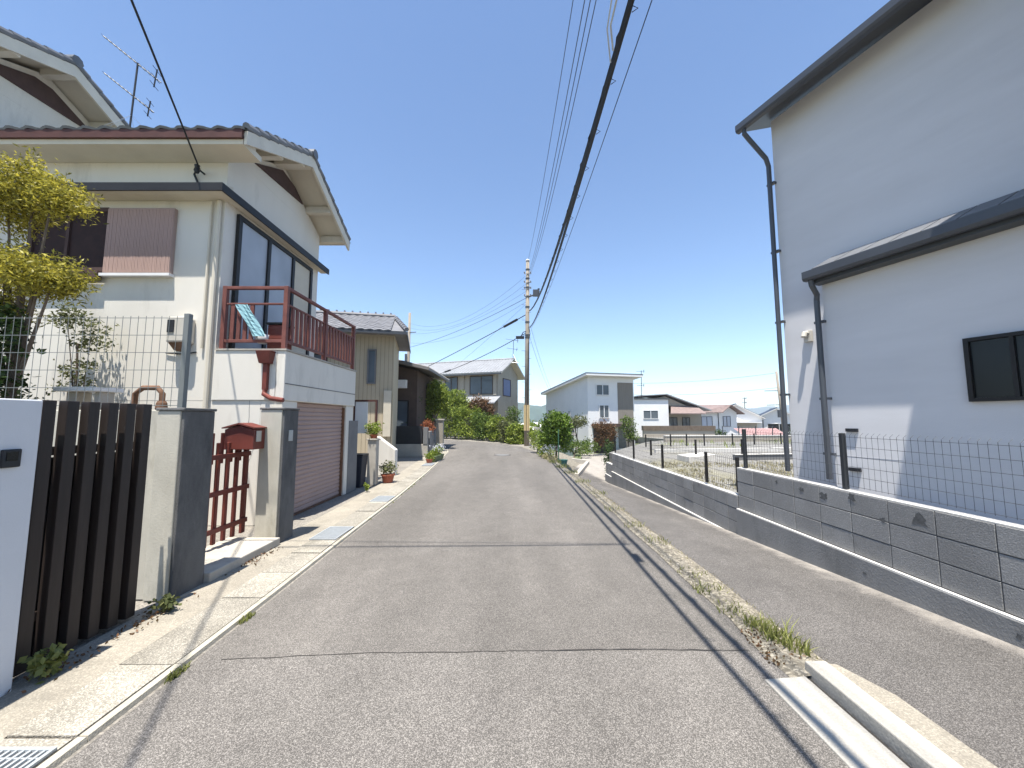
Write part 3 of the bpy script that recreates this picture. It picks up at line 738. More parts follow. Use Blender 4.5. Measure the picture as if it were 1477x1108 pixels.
# balcony rail
def rail(nm, pts_y, x):
    pass
rl = MB()
zT, zM, zB = 3.84, 3.56, 2.90
rl.box(XG-.07, XG-.01, Y0, 9.0, zT-.05, zT).box(XU+.05, XG-.072, Y0, Y0+.06, zT-.05, zT)
rl.box(XG-.06, XG-.02, Y0+.06, 8.95, zM-.03, zM).box(XU+.05, XG-.07, Y0+.01, Y0+.05, zM-.03, zM)
rl.box(XG-.06, XG-.02, Y0+.06, 8.95, zB, zB+.05).box(XU+.05, XG-.07, Y0+.01, Y0+.05, zB, zB+.05)
rlo = rl.build('balcony_rail', M['redrail'], lh, .006)
rp = MB()
for (x, y) in ((XG-.04, Y0+.03), (XG-.04, 7.6), (XG-.04, 8.97), (XU+.09, Y0+.03)):
    rp.box(x-.035, x+.035, y-.035, y+.035, 2.79, zT-.002 if y < 0 else zT+.004)
rp.each('rail_post', M['redrail'], rlo, .006)
rb = MB()
yy = Y0+.2
while yy < 8.9:
    rb.box(XG-.055, XG-.025, yy, yy+.06, zB+.052, zM-.032); yy += .135
xx = XU+.2
while xx < XG-.15:
    if xx < -4.28: rb.box(xx, xx+.06, Y0+.016, Y0+.044, zB+.052, zM-.032)
    xx += .105
rb.each('rail_slat', M['redrail'], rlo)
# things on the balcony
tw = thing('towel', 'pale teal towel draped on the red balcony rail', 'towel', (-4.35, Y0-.02, 3.0))
tb = MB()
for j in range(9):
    z = 3.52-.066*j
    for i in range(5):
        x = -4.52+.05*i+.045*j*.9; tb.v.append((x, Y0-.012-.02*math.sin(i*1.7+j*.8)-.01, z))
for j in range(8):
    for i in range(4): tb.f.append((j*5+i, j*5+i+1, j*5+i+6, j*5+i+5))
two = tb.build('cloth', M['tealcloth'], tw); two.modifiers.new('thick', 'SOLIDIFY').thickness = .012
bxr = thing('storage_box', 'dark red storage box standing on the balcony behind the rail', 'storage box', (-3.98, Y0+.35, 2.3))
MB().box(-4.12, -3.86, Y0+.2, Y0+.5, 2.31, 3.24).build('body', M['red'], bxr, .02); MB().box(-4.14, -3.84, Y0+.18, Y0+.52, 3.242, 3.28).build('lid', M['black'], bxr, .01)
ba = thing('basket', 'white round laundry basket on the balcony', 'basket', (-4.2, Y0+.16, 2.8))
MB().lathe((-4.2, Y0+.22, 2.92), [(.07, 0), (.10, .03), (.12, .14), (.11, .145), (.08, .05)], 16).build('bowl', M['whiteplastic'], ba, smooth=True)
# downspout hopper
ds = MB(); ds.hexa([(-4.02, Y0-.13, 2.54), (-3.86, Y0-.13, 2.54), (-3.86, Y0-.003, 2.54), (-4.02, Y0-.003, 2.54)], [(-4.06, Y0-.17, 2.74), (-3.82, Y0-.17, 2.74), (-3.82, Y0-.003, 2.74), (-4.06, Y0-.003, 2.74)])
ds.box(-3.975, -3.905, Y0-.09, Y0-.02, 2.12, 2.539); ds.tube([(-3.94, Y0-.055, 2.12), (-3.94, Y0-.08, 2.05), (-3.80, Y0-.12, 1.98), (-3.6, Y0-.12, 1.95)], .038, 8)
ds.build('downspout', M['red'], lh, .005)
MB().tube([(-4.88, Y0-.05, 5.28), (-4.88, Y0-.05, 2.75), (-4.88, Y0-.05, .1)], .035, 8).tube([(-5.02, Y0-.035, 5.28), (-5.02, Y0-.035, 2.8)], .02, 6).build('downpipe', M['soffit'], lh)
# canopy between storeys on two sides
cz = 5.29
cn = MB(); cn.box(-9.5, -4.65, 5.91, Y0-.003, cz+.02, cz+.08); cn.box(XU+.003, -4.65, Y0+.0, 9.5, cz+.02, cz+.08)
cn.prism([(-9.5, 5.93, cz+.137), (-9.5, Y0-.004, cz+.137), (-9.5, Y0-.004, cz+.26)], (4.8, 0, 0))
cn.build('canopy', M['soffit'], lh)
cf = MB(); cf.box(-9.5, -4.62, 5.88, 5.908, cz, cz+.13); cf.box(-4.648, -4.62, 5.91, 9.52, cz, cz+.13); cf.box(-9.5, -4.65, 5.91, Y0-.003, cz+.082, cz+.135); cf.box(XU+.003, -4.65, Y0, 9.5, cz+.082, cz+.135)
cf.build('canopy_fascia', M['black'], lh)
# main roof of the front block
ze = 6.13; yf, yb, yr, zr = 5.78, 9.68, 7.75, 7.09
def slopevec(y0, z0, y1, z1):
    v = Vector((0, y1-y0, z1-z0)); return v.normalized(), v.length
rfm = MB()
for (ya, yb_) in ((yf, yr), (yb, yr)):
    a = [(-9.6, ya, ze), (-4.25, ya, ze), (-4.25, yb_, zr), (-9.6, yb_, zr)]
    if ya > yb_: a = a[::-1]
    rfm.hexa(a, [(p[0], p[1], p[2]+.05) for p in a])
rfo = rfm.build('roof', M['soffit'], lh)
v, l = slopevec(yf-.04, ze+.075, yr, zr+.075)
t1 = tile_roof((-4.21, yf-.04, ze+.095), (-1, 0, 0), v, 5.39, l, .30, .24, .03)
v, l = slopevec(yb+.04, ze+.075, yr, zr+.075)
t2 = tile_roof((-9.6, yb+.04, ze+.095), (1, 0, 0), v, 5.39, l, .30, .24, .03)
t1.add(t2.v, t2.f)
# ridge and verge tiles
t1.tube([(-4.15, yr, zr+.15), (-9.6, yr, zr+.15)], .10, 8)
for (ya, sgn) in ((yf, 1), (yb, -1)):
    n = 8
    for i in range(n):
        f0, f1 = i/n, (i+1.12)/n
        t1.tube([(-4.23, lerp(ya, yr, f0), lerp(ze, zr, f0)+.135+.03), (-4.23, lerp(ya, yr, min(1, f1)), lerp(ze, zr, min(1, f1))+.12)], .062, 8)
t1.build('roof_tiles', M['tile'], rfo)
bg = MB()
for (ya,) in ((yf,), (yb,)):
    a = [(-4.248, ya, ze-.14), (-4.20, ya, ze-.14), (-4.20, yr, zr-.14), (-4.248, yr, zr-.14)]
    if ya > yr: a = a[::-1]
    bg.hexa(a, [(p[0], p[1], p[2]+.225) for p in a])
bg.build('bargeboard', M['barge'], lh)
pu = MB()
for f, s_ in ((.12, 0), (.5, 0), (.86, 0), (.12, 1), (.5, 1), (1, 0)):
    ya = yb if s_ else yf; yv = lerp(ya, yr, f); zv = lerp(ze, zr, f)
    pu.box(XU+.003, -4.255, yv-.06, yv+.06, zv-.16, zv-.005)
pu.each('purlin', M['barge'], lh, .006)
fs = MB(); fs.box(-9.6, -4.255, yf-.05, yf-.005, ze-.06, ze+.085); fs.build('fascia', M['fascia'], lh)
MB().box(-9.6, -4.26, yf-.004, Y0-.003, ze-.14, ze-.045).build('soffit', M['soffit'], lh)
lv = MB(); lv.prism([(XU+.004, 6.85, 6.42), (XU+.004, 7.68, 6.84), (XU+.004, 8.15, 6.76), (XU+.004, 8.5, 6.56)], (.03, 0, 0)); lv.build('gable_louvre', M['louvre'], lh)
# upper main block roof
ux0, uyr, uzr = -9.0, 7.35, 8.92
um = MB()
for (ya, za) in ((4.6, 7.62), (10.1, 7.6)):
    a = [(-16.5, ya, za), (ux0, ya, za), (ux0, uyr, uzr-.12), (-16.5, uyr, uzr-.12)]
    if ya > uyr: a = a[::-1]
    um.hexa(a, [(p[0], p[1], p[2]+.05) for p in a])
uro = um.build('upper_roof', M['soffit'], lh)
v, l = slopevec(4.56, 7.70, uyr, uzr-.03); t1 = tile_roof((ux0+.04, 4.56, 7.72), (-1, 0, 0), v, 7.4, l)
v, l = slopevec(10.14, 7.68, uyr, uzr-.03); t2 = tile_roof((-16.4, 10.14, 7.70), (1, 0, 0), v, 7.4, l); t1.add(t2.v, t2.f)
t1.tube([(ux0+.08, uyr, uzr+.06), (-16.4, uyr, uzr+.06)], .11, 8)
for (ya, za) in ((4.6, 7.7), (10.1, 7.68)):
    for i in range(11):
        f0, f1 = i/11, min(1, (i+1.12)/11)
        t1.tube([(ux0+.02, lerp(ya, uyr, f0), lerp(za, uzr-.03, f0)+.07), (ux0+.02, lerp(ya, uyr, f1), lerp(za, uzr-.03, f1)+.04)], .065, 8)
t1.build('upper_roof_tiles', M['tile'], uro)
ub = MB()
for (ya, za) in ((4.6, 7.62), (10.1, 7.6)):
    a = [(ux0+.002, ya, za-.16), (ux0+.05, ya, za-.16), (ux0+.05, uyr, uzr-.28), (ux0+.002, uyr, uzr-.28)]
    if ya > uyr: a = a[::-1]
    ub.hexa(a, [(p[0], p[1], p[2]+.24) for p in a])
ub.build('upper_bargeboard', M['barge'], lh)
up = MB()
for (f, ya, za) in ((.35, 4.6, 7.62), (.68, 4.6, 7.62), (1, 4.6, 7.62), (.3, 10.1, 7.6), (.65, 10.1, 7.6)):
    yv = lerp(ya, uyr, f); zv = lerp(za, uzr-.12, f); up.box(-9.6, ux0-.002, yv-.07, yv+.07, zv-.18, zv-.005)
up.each('upper_purlin', M['barge'], lh, .006)
MB().prism([(-9.60, 6.2, 8.05), (-9.60, 7.2, 8.50), (-9.60, 7.5, 8.50), (-9.60, 8.3, 8.15)], (.03, 0, 0)).build('upper_louvre', M['louvre'], lh)
# window with dark opening and sliding shutter case on the sunny wall
wn = MB(); wn.box(-8.0, -6.72, Y0-.05, Y0-.002, 4.07, 4.14); wn.box(-8.0, -6.72, Y0-.05, Y0-.002, 5.10, 5.17); wn.box(-8.0, -7.94, Y0-.05, Y0-.002, 4.141, 5.099); wn.box(-7.4, -7.35, Y0-.045, Y0-.002, 4.141, 5.099)
wno = wn.build('window', M['louvre'], lh); MB().box(-7.938, -6.722, Y0-.02, Y0-.003, 4.141, 5.099).build('pane', mat('dark_shutter', (.03, .012, .010), .7, .3, 8), wno)
wb = MB(); wb.box(-8.05, -6.73, Y0-.12, Y0-.052, 3.90, 4.065)
wb.build('window_box_rail', M['louvre'], wno)
sc_ = MB(); sc_.box(-6.70, -5.60, Y0-.075, Y0-.002, 4.03, 5.15); sco = sc_.build('shutter_case', M['pink'], lh, .01)
bs = MB(); rnd = random.Random(9)
for i in range(46): bs.box(-6.69+.0236*i, -6.69+.0236*i+.020, Y0-.082-rnd.uniform(0, .003), Y0-.077, 4.05, 5.12)
bs.build('case_slats', M['pink2'], sco)
MB().box(-6.73, -5.58, Y0-.105, Y0-.004, 3.98, 4.025).build('case_sill', M['whiteplastic'], sco)
# sliding doors onto the balcony (shaded side)
sd = MB()
for (ya, yb_) in ((6.5, 9.0),):
    sd.box(XU+.002, XU+.06, ya, yb_, 5.15, 5.23); sd.box(XU+.002, XU+.06, ya, yb_, 2.31, 2.40)
for yv in (6.5, 7.33, 8.17, 8.92): sd.box(XU+.003, XU+.065, yv, yv+.08, 2.401, 5.149)
sdo = sd.build('sliding_door', M['black'], lh)
MB().box(XU+.01, XU+.03, 6.581, 7.329, 2.402, 5.148).box(XU+.01, XU+.03, 7.411, 8.169, 2.402, 5.148).build('pane', M['glass_pale'], sdo)
MB().box(XU+.011, XU+.028, 8.251, 8.919, 2.402, 5.148).build('door_panel', M['cream'], sdo)
# vent / AC box on the sunny wall with its own shadow
ac = MB(); ac.box(-5.47, -5.16, Y0-.20, Y0-.003, 2.86, 3.28); aco = ac.build('wall_vent_box', M['cream_ac'], lh, .03)
MB().box(-5.445, -5.34, Y0-.212, Y0-.202, 3.02, 3.22).build('vent_opening', M['dark'], aco)
MB().hexa([(-5.36, Y0-.15, 2.74), (-5.22, Y0-.15, 2.74), (-5.22, Y0-.01, 2.74), (-5.36, Y0-.01, 2.74)], [(-5.42, Y0-.2, 2.858), (-5.2, Y0-.2, 2.858), (-5.2, Y0-.01, 2.858), (-5.42, Y0-.01, 2.858)]).build('vent_base', M['rust'], aco)
MB().tube([(-5.6, Y0-.02, 2.72), (-5.3, Y0-.03, 2.70), (-5.1, Y0-.03, 2.73)], .012, 5).build('vent_cable', M['dark'], aco)
# bracket where the service wire meets the house
br = MB(); br.tube([(-5.2, Y0-.01, 5.78), (-5.2, Y0-.16, 5.78)], .015, 6); br.lathe((-5.2, Y0-.17, 5.70), [(.03, 0), (.045, .04), (.03, .09), (.04, .13)], 10); br.tube([(-5.32, Y0-.02, 5.9), (-5.34, Y0-.05, 5.75), (-5.28, Y0-.03, 5.6)], .018, 6)
br.build('wire_bracket', M['dark'], lh)
# cracks: thin meandering lines on the sunny wall
ck = MB(); rnd = random.Random(2)
for (x, z, n, dx, dz) in ((-4.55, 2.45, 9, .04, -.035), (-4.2, 2.3, 8, .006, -.12), (-4.1, 1.2, 6, -.03, -.06)):
    p = [(x, z)]
    for i in range(n): p.append((p[-1][0]+dx+rnd.uniform(-.025, .025), p[-1][1]+dz+rnd.uniform(-.02, .02)))
    for a, b in zip(p, p[1:]):
        ck.add([(a[0]-.003, Y0-.0012, a[1]-.003), (b[0]-.003, Y0-.0012, b[1]-.003), (b[0]+.003, Y0-.0012, b[1]+.003), (a[0]+.003, Y0-.0012, a[1]+.003)], [(0, 1, 2, 3)])
ck.build('wall_cracks', M['greywall'], lh)

# antenna on the roof
def antenna(name, label, base, h, s_=1., extra=True, group=None, m=M['metalgrey'], yagis=((.99, 1.0), (.60, .85)), dirv=(1, .45, -.42), br=.008):
    t = thing(name, label, 'antenna', base, group=group); x, y, z = base
    MB().tube([(x, y, z), (x+.05*s_, y, z+h)], br*1.9, 6).build('mast', m, t)
    for f, l in yagis:
        mb = MB(); p = Vector((x+.05*s_*f, y, z+h*f)); d = Vector(dirv).normalized(); e = Vector((dirv[1], -dirv[0], 0)).normalized()
        a = p-d*.75*l*s_; b = p+d*.52*l*s_
        mb.tube([a, b], br*1.2, 5)
        for i in range(11):
            q = a.lerp(b, i/12); ln_ = (.05+.006*i)*s_*l
            mb.tube([q-e*ln_, q+e*ln_], br*.45, 4)
        q = a.lerp(b, .9); u = Vector((.1, 0, 1)).normalized()
        for k in (-1, 0, 1): mb.tube([q-u*.16*s_*l*k-e*.13*s_*l, q-u*.16*s_*l*k+e*.13*s_*l], br*.7, 4)
        mb.tube([q-u*.19*s_*l, q+u*.19*s_*l], br*1.5, 5)
        mb.build('yagi', m, t)
    if extra:
        g_ = MB()
        for k in range(4):
            a = k*1.57+.5; g_.tube([(x+.02, y, z+h*.38), (x+.75*math.cos(a), y+.75*math.sin(a), z-.12)], br*.35, 3)
        g_.tube([(x-.12, y-.1, z+.02), (x+.5, y-.1, z-.02)], br*1.3, 5)
        g_.build('guy_wires', M['alu'], t)
    return t
antenna('roof_antenna', 'tall roof antenna with two slanted booms on the white house at left', (-6.9, 6.55, 6.5), 1.65, .92, dirv=(1, .25, -.78), m=M['dark'])

# ------------------------------------------------------------------ left frontage: wall, fences, pillars, gates
gw_ = thing('gate_wall', 'smooth white gate wall with two dark intercom panels at the left edge', 'gate wall', (-3.1, 1.9, 0))
MB().box(-3.22, -3.04, .9, 2.52, 0, 1.775).build('wall', M['white2'], gw_, .008)
ic = MB(); ic.box(-3.039, -3.022, 2.33, 2.425, 1.36, 1.47); ic.build('intercom', M['dark'], gw_, .006)
MB().box(-3.0215, -3.019, 2.35, 2.405, 1.40, 1.455).build('intercom_lens', M['glass'], gw_)
MB().box(-3.039, -3.025, 2.21, 2.305, 1.36, 1.47).build('nameplate', M['dark'], gw_, .006)
sfn = thing('slat_fence', 'dark brown vertical slat fence between white gate wall and grey pillar', 'slat fence', (-3.16, 3.0, 0))
slx = MB()
for i in range(6):
    y = 2.60+.142*i
    MB().box(-3.20, -3.135, y, y+.078, .03, 1.78).build('slat', M['brown'], sfn, .004)
bk_ = MB()
for i in range(5):
    y = 2.60+.142*i; bk_.box(-3.27, -3.235, y+.07, y+.15, .05, 1.77)
bk_.each('back_slat', M['brown'], sfn, .004)
MB().box(-3.233, -3.202, 2.56, 3.45, .30, .36).box(-3.233, -3.202, 2.56, 3.45, 1.40, 1.46).each('rail', M['brown'], sfn)
MB().box(-3.30, -3.27, 2.55, 3.45, .0, 1.38).build('backing', M['darkgap'], sfn)
def pillar(label, x0, x1, y0, y1, h, extra=None):
    t = thing('gate_pillar', label, 'pillar', ((x0+x1)/2, (y0+y1)/2, 0), group='grey concrete gate pillars')
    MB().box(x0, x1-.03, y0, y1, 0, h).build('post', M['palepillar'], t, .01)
    MB().box(x1-.029, x1, y0+.012, y1, 0, h).build('shaded_facing', M['pillar'], t, .006)  # dark slab paints the shade on the side facing the road
    MB().box(x0-.012, x1+.012, y0-.012, y1+.012, h+.001, h+.03).build('cap', M['pillar'], t, .008)
    return t
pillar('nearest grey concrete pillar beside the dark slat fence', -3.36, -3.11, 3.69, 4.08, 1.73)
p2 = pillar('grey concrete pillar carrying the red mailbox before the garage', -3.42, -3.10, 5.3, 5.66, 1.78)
MB().box(-3.099, -3.088, 5.42, 5.52, 1.35, 1.5).build('nameplate', M['alu'], p2, .004)
bw = thing('boundary_wall', 'weathered concrete boundary wall under the pale mesh fence at left', 'boundary wall', (-6, 3.8, 0))
MB().box(-12, -3.365, 3.72, 3.86, 0, 1.74).build('wall', M['palepillar'], bw, .01)
meshfence('mesh_fence', 'pale grey wire mesh fence above the slats in front of the white house', ((-3.22, 3.79), (-11.5, 3.79)), 1.745, .93, [2.0, 4.0, 6.0], m=M['meshgrey'], pitch=.075, rows=.16, top_curl=False, wr=.0028, post_r=.026)
rg = thing('garden_gate', 'red brown wooden picket gate between the two grey pillars', 'gate', (-3.6, 5.1, .1))
for i in range(5):
    y = 4.66+.165*i; b = MB(); x = -3.62
    th_ = .07 if i in (0, 4) else .045
    b.box(x-.02, x+.02, y, y+th_, .14, 1.42 if i in (0, 4) else 1.36); b.build('picket', M['red'], rg, .006)
MB().box(-3.60, -3.575, 4.66, 5.39, .28, .34).box(-3.60, -3.575, 4.66, 5.39, .72, .78).box(-3.60, -3.575, 4.66, 5.39, 1.16, 1.22).each('rail', M['red'], rg, .004)
gb = MB()
for i in range(4): gb.box(-3.655, -3.64, 4.745+.165*i, 4.80+.165*i, 1.10, 1.48)
gb.each('upper_board', M['red'], rg, .004)
mb_ = thing('mailbox', 'red metal mailbox hanging on the grey pillar above the picket gate', 'mailbox', (-3.5, 5.17, 1.26))
MB().prism([(-3.72, 5.06, 1.26), (-3.34, 5.06, 1.26), (-3.34, 5.06, 1.52), (-3.53, 5.06, 1.57), (-3.72, 5.06, 1.52)], (0, .235, 0)).build('box', M['red'], mb_, .008)
MB().prism([(-3.74, 5.03, 1.53), (-3.53, 5.03, 1.585), (-3.32, 5.03, 1.53), (-3.32, 5.03, 1.545), (-3.53, 5.03, 1.605), (-3.74, 5.03, 1.545)], (0, .265, 0)).build('lid', M['red'], mb_)
MB().box(-3.337, -3.329, 5.10, 5.2, 1.36, 1.5).build('flap', M['alu'], mb_)
st = thing('doorstep', 'pale concrete step slab in front of the red picket gate', 'step', (-3.3, 4.7, 0))
MB().box(-3.75, -3.06, 4.09, 5.295, 0, .10).build('slab', M['stepcon'], st, .012)
hr = thing('handrail', 'brown bent metal handrail in the yard behind the slat fence', 'handrail', (-5.0, 5.2, 0))
MB().tube([(-5.15, 5.3, 0), (-5.15, 5.3, 2.0), (-5.05, 5.3, 2.08), (-4.85, 5.3, 2.08), (-4.78, 5.3, 2.0), (-4.78, 5.3, 0)], .035, 8).build('rail', M['rust'], hr, smooth=True)
MB().lathe((-4.78, 5.3, 1.75), [(.05, 0), (.07, .05), (.06, .12), (.045, .15)], 12).build('knob', M['rust'], hr)
gtb = thing('garden_table', 'pale flat topped garden stand behind the slat fence', 'garden stand', (-5.75, 5.3, 0))
MB().box(-6.05, -5.5, 5.1, 5.5, 2.02, 2.08).build('top', M['whiteplastic'], gtb, .01)
MB().box(-5.98, -5.84, 5.2, 5.4, 0, 2.019).box(-5.6, -5.53, 5.2, 5.4, 0, 2.019).each('leg', M['stepcon'], gtb, .01)

# front-left tree with yellow-green pads
plant('garden_tree', 'yellow green garden tree with layered foliage above the mesh fence at left', 'tree', (-6.15, 4.75, 0),
      [(-6.15, 4.75, 4.62, .55, .5, .42), (-5.78, 4.65, 4.38, .38, .4, .22), (-6.45, 4.75, 4.35, .5, .5, .4), (-5.75, 4.6, 3.40, .55, .5, .26), (-6.3, 4.65, 3.55, .6, .5, .32), (-5.6, 4.6, 3.28, .40, .4, .18), (-6.5, 4.7, 3.05, .5, .4, .3)],
      24000, .062, M['leaf_yellow'], 31, .06, asp=.3, shell=.35)
plant('shrub', 'dark green shrub behind the mesh fence below the yellow tree', 'shrub', (-6.6, 4.6, 0),
      [(-6.7, 4.6, 2.25, .55, .4, .6), (-6.25, 4.6, 1.9, .4, .35, .5), (-7.4, 4.6, 2.2, .6, .4, .7), (-6.5, 4.6, 2.75, .5, .4, .35), (-6.15, 4.55, 2.6, .35, .3, .5)], 7500, .075, M['leaf_dark'], 32, .05)
plant('shrub', 'thin grey green shrub against the white wall beside the yellow tree', 'shrub', (-6.6, 5.95, 0),
      [(-6.55, 5.95, 2.9, .42, .16, .5), (-6.9, 5.9, 3.25, .4, .18, .35), (-6.75, 5.95, 2.3, .4, .16, .4)], 1500, .055, M['leaf_olive'], 33, .025, shell=.2)

# ------------------------------------------------------------------ generic house pieces for the farther houses (local coordinates)
def lwin(par, x0, x1, z0, z1, y, frame=M['black'], pane=M['glass_grey'], side='front', muntin=True):
    f = MB(); g_ = MB(); t = .05
    def bx(mb, a0, a1, d0, d1, c0, c1):
        if side == 'front': mb.box(a0, a1, y-d1, y-d0, c0, c1)
        elif side == 'right': mb.box(y+d0, y+d1, a0, a1, c0, c1)
        elif side == 'left': mb.box(y-d1, y-d0, a0, a1, c0, c1)
    bx(f, x0, x1, .003, .07, z0, z0+t); bx(f, x0, x1, .003, .07, z1-t, z1); bx(f, x0, x0+t, .003, .07, z0+t+.001, z1-t-.001); bx(f, x1-t, x1, .003, .07, z0+t+.001, z1-t-.001)
    if muntin: bx(f, (x0+x1)/2-.03, (x0+x1)/2+.03, .003, .065, z0+t+.001, z1-t-.001)
    bx(g_, x0+t+.001, x1-t-.001, .004, .025, z0+t+.001, z1-t-.001)
    fo = f.build('window', frame, par, local=True); g_.build('pane', pane, fo, local=True)
    return fo
def gable_roof(par, x0, x1, y0, y1, ze, zr, m, ov=.5, axis='x', name='roof', th=.09, tiles=True, under=M['soffit'], pitch=.33):
    """ridge along axis"""
    mb = MB()
    if axis == 'x':
        ym = (y0+y1)/2; A = ((y0-ov, x0-ov, x1+ov), (y1+ov, x0-ov, x1+ov)); drop = (zr-ze)/(ym-y0)*ov
        for ya in (y0-ov, y1+ov):
            a = [(x0-ov, ya, ze-drop), (x1+ov, ya, ze-drop), (x1+ov, ym, zr), (x0-ov, ym, zr)]
            if ya > ym: a = a[::-1]
            mb.hexa(a, [(p[0], p[1], p[2]+th) for p in a])
        r = mb.build(name, under, par, local=True)
        tm = MB()
        for ya, sg in ((y0-ov, 1), (y1+ov, -1)):
            v = Vector((0, ym-ya, zr-ze+drop)); l = v.length; v.normalize()
            q = tile_roof((x0-ov if sg < 0 else x1+ov, ya, ze-drop+th+.03), (1 if sg < 0 else -1, 0, 0), v, x1-x0+2*ov, l, pitch, .3, .03, 4)
            tm.add(q.v, q.f)
        tm.tube([(x0-ov, ym, zr+th+.06), (x1+ov, ym, zr+th+.06)], .1, 6)
    else:
        xm = (x0+x1)/2; drop = (zr-ze)/(xm-x0)*ov
        for xa in (x0-ov, x1+ov):
            a = [(xa, y0-ov, ze-drop), (xm, y0-ov, zr), (xm, y1+ov, zr), (xa, y1+ov, ze-drop)]
            if xa > xm: a = a[::-1]
            mb.hexa(a, [(p[0], p[1], p[2]+th) for p in a])
        r = mb.build(name, under, par, local=True)
        tm = MB()
        for xa, sg in ((x0-ov, 1), (x1+ov, -1)):
            v = Vector((xm-xa, 0, zr-ze+drop)); l = v.length; v.normalize()
            q = tile_roof((xa, y0-ov if sg > 0 else y1+ov, ze-drop+th+.03), (0, 1 if sg > 0 else -1, 0), v, y1-y0+2*ov, l, pitch, .3, .03, 4)
            tm.add(q.v, q.f)
        tm.tube([(xm, y0-ov, zr+th+.06), (xm, y1+ov, zr+th+.06)], .1, 6)
    tm.build('tiles', m, r, local=True)
    return r

# beige house (second on the left), hip roof
h2 = thing('house', 'beige sided house with grey hipped roof behind the white house', 'house', (-4.6, 15, 0), R(13))
MB().box(-6, 0, 0, 2.9, 0, 5.0).build('wall', M['beige'], h2, local=True)
gr_ = MB()
for i in range(40): gr_.box(-.05-.15*i-.008, -.05-.15*i, -.004, -.001, .4, 4.85)
gr_.build('siding_grooves', M['brownwall'], h2, local=True)
hp = MB(); XE, ZR, XR = .48, 5.98, -.10
P = [(-6.7, -.7, 4.92), (XE, -.7, 4.92), (XE, 3.6, 4.92), (-6.7, 3.6, 4.92)]; rg0, rg1 = (-6.0, 1.5, ZR), (XR, 1.5, ZR)
hp.add(P+[rg0, rg1], [(0, 1, 5, 4), (1, 2, 5), (2, 3, 4, 5), (3, 0, 4), (3, 2, 1, 0)])
hro = hp.build('roof', M['tile4'], h2, local=True)
v = Vector((0, 2.2, ZR-4.92)); l = v.length; v.normalize()
tr_ = MB(); q = tile_roof((-6.7, -.72, 4.965), (1, 0, 0), v, 6.6, l, .32, .27, .03, 5); tr_.add(q.v, q.f)
tr_.tube([(-6, 1.5, ZR+.09), (XR, 1.5, ZR+.09)], .09, 8)
for k in range(8):
    f0, f1 = k/8, min(1, (k+1.15)/8)
    tr_.tube([(lerp(XE, XR, f0), lerp(-.7, 1.5, f0), lerp(5.04, ZR+.08, f0)), (lerp(XE, XR, f1), lerp(-.7, 1.5, f1), lerp(5.0, ZR+.04, f1))], .085, 6)
for k in range(19): tr_.box(-5.9+.31*k, -5.84+.31*k, 1.45, 1.55, ZR+.16, ZR+.23)
tr_.build('tiles', M['tile4'], hro, local=True)
MB().box(-6.7, .48, -.73, -.705, 4.83, 4.95).box(.482, .51, -.73, 3.6, 4.83, 4.95).build('gutter', M['metalgrey'], h2, local=True)
lwin(h2, -.98, -.66, 3.0, 4.35, 0, M['greywall'], M['glass_grey'], muntin=False)
MB().box(-1.75, -1.45, -.12, -.002, 1.9, 3.6).build('sunlit_patch', M['cream'], h2, local=True)  # cream slab painting a sunlit patch of the beige siding
MB().box(-.34, -.06, -.10, -.002, 1.0, 2.75).build('sunlit_patch_low', M['cream'], h2, local=True)  # lower patch of sunlight, likewise put on as a cream slab
lwin(h2, -3.6, -2.4, 2.9, 4.1, 0)
# dark lean-to roofed house
h3 = thing('house', 'small dark brown house with sloping grey roof behind the beige house', 'house', (-4.75, 19.4, 0))
MB().prism([(-5, 0, 0), (0, 0, 0), (0, 0, 4.1), (-5, 0, 5.3)], (0, 5, 0)).build('wall', M['brownwall'], h3, local=True)
rr = MB(); a = [(-5.4, -.8, 5.48), (.75, -.8, 4.02), (.75, 5.6, 4.02), (-5.4, 5.6, 5.48)]; rr.hexa(a, [(p[0], p[1], p[2]+.12) for p in a]); r3 = rr.build('roof', M['tile3'], h3, local=True)
sr = MB()
for i in range(20): sr.tube([(-5.4, -.75+.32*i, 5.62), (.75, -.75+.32*i, 4.16)], .03, 5)
sr.build('roof_rolls', M['tile3'], r3, local=True)
MB().box(-1.1, -.5, -.3, -.002, 3.2, 3.6).build('wall_box', M['offwhite'], h3, local=True)
lwin(h3, -1.6, -.4, 1.0, 2.6, 0)
# taupe two-storey house behind the hedge (rotated)
h4 = thing('house', 'taupe two storey house with pale grey gable roof behind the hedge', 'house', (-1.3, 36.0, 0), R(-20))
MB().box(-13, 0, 0, 5.6, 0, 6.2).build('wall', M['beige2'], h4, local=True)
gb4 = MB(); gb4.prism([(-.001, 0, 6.201), (-.001, 5.6, 6.201), (-.001, 2.8, 7.55)], (-12.9, 0, 0)); gb4.build('gable', M['beige2'], h4, local=True)
gable_roof(h4, -13, 0, 0, 5.6, 6.2, 7.55, M['tile2'], .65)
lwin(h4, -2.9, -.5, 4.0, 5.75, 0, M['brownwall'], M['glass_grey']); lwin(h4, -5.6, -4.2, 4.2, 5.75, 0, M['brownwall'], M['glass_grey']); lwin(h4, -9, -7.5, 4.2, 5.6, 0, M['brownwall'])
b4 = lwin(h4, 1.2, 3.3, 3.9, 5.6, 0, M['brownwall'], M['bluecurtain'], side='right', muntin=False)
MB().box(-.45, -.12, -.12, -.002, 3.9, 6.1).box(-3.9, -3.5, -.12, -.002, 3.9, 6.1).each('wall_pier', M['beige2'], h4, local=True)
l4 = MB(); a = [(-8, -1.6, 3.05), (.3, -1.6, 3.05), (.3, -.003, 3.75), (-8, -.003, 3.75)]; l4.hexa(a, [(p[0], p[1], p[2]+.1) for p in a]); l4.build('lower_roof', M['tile2'], h4, local=True)
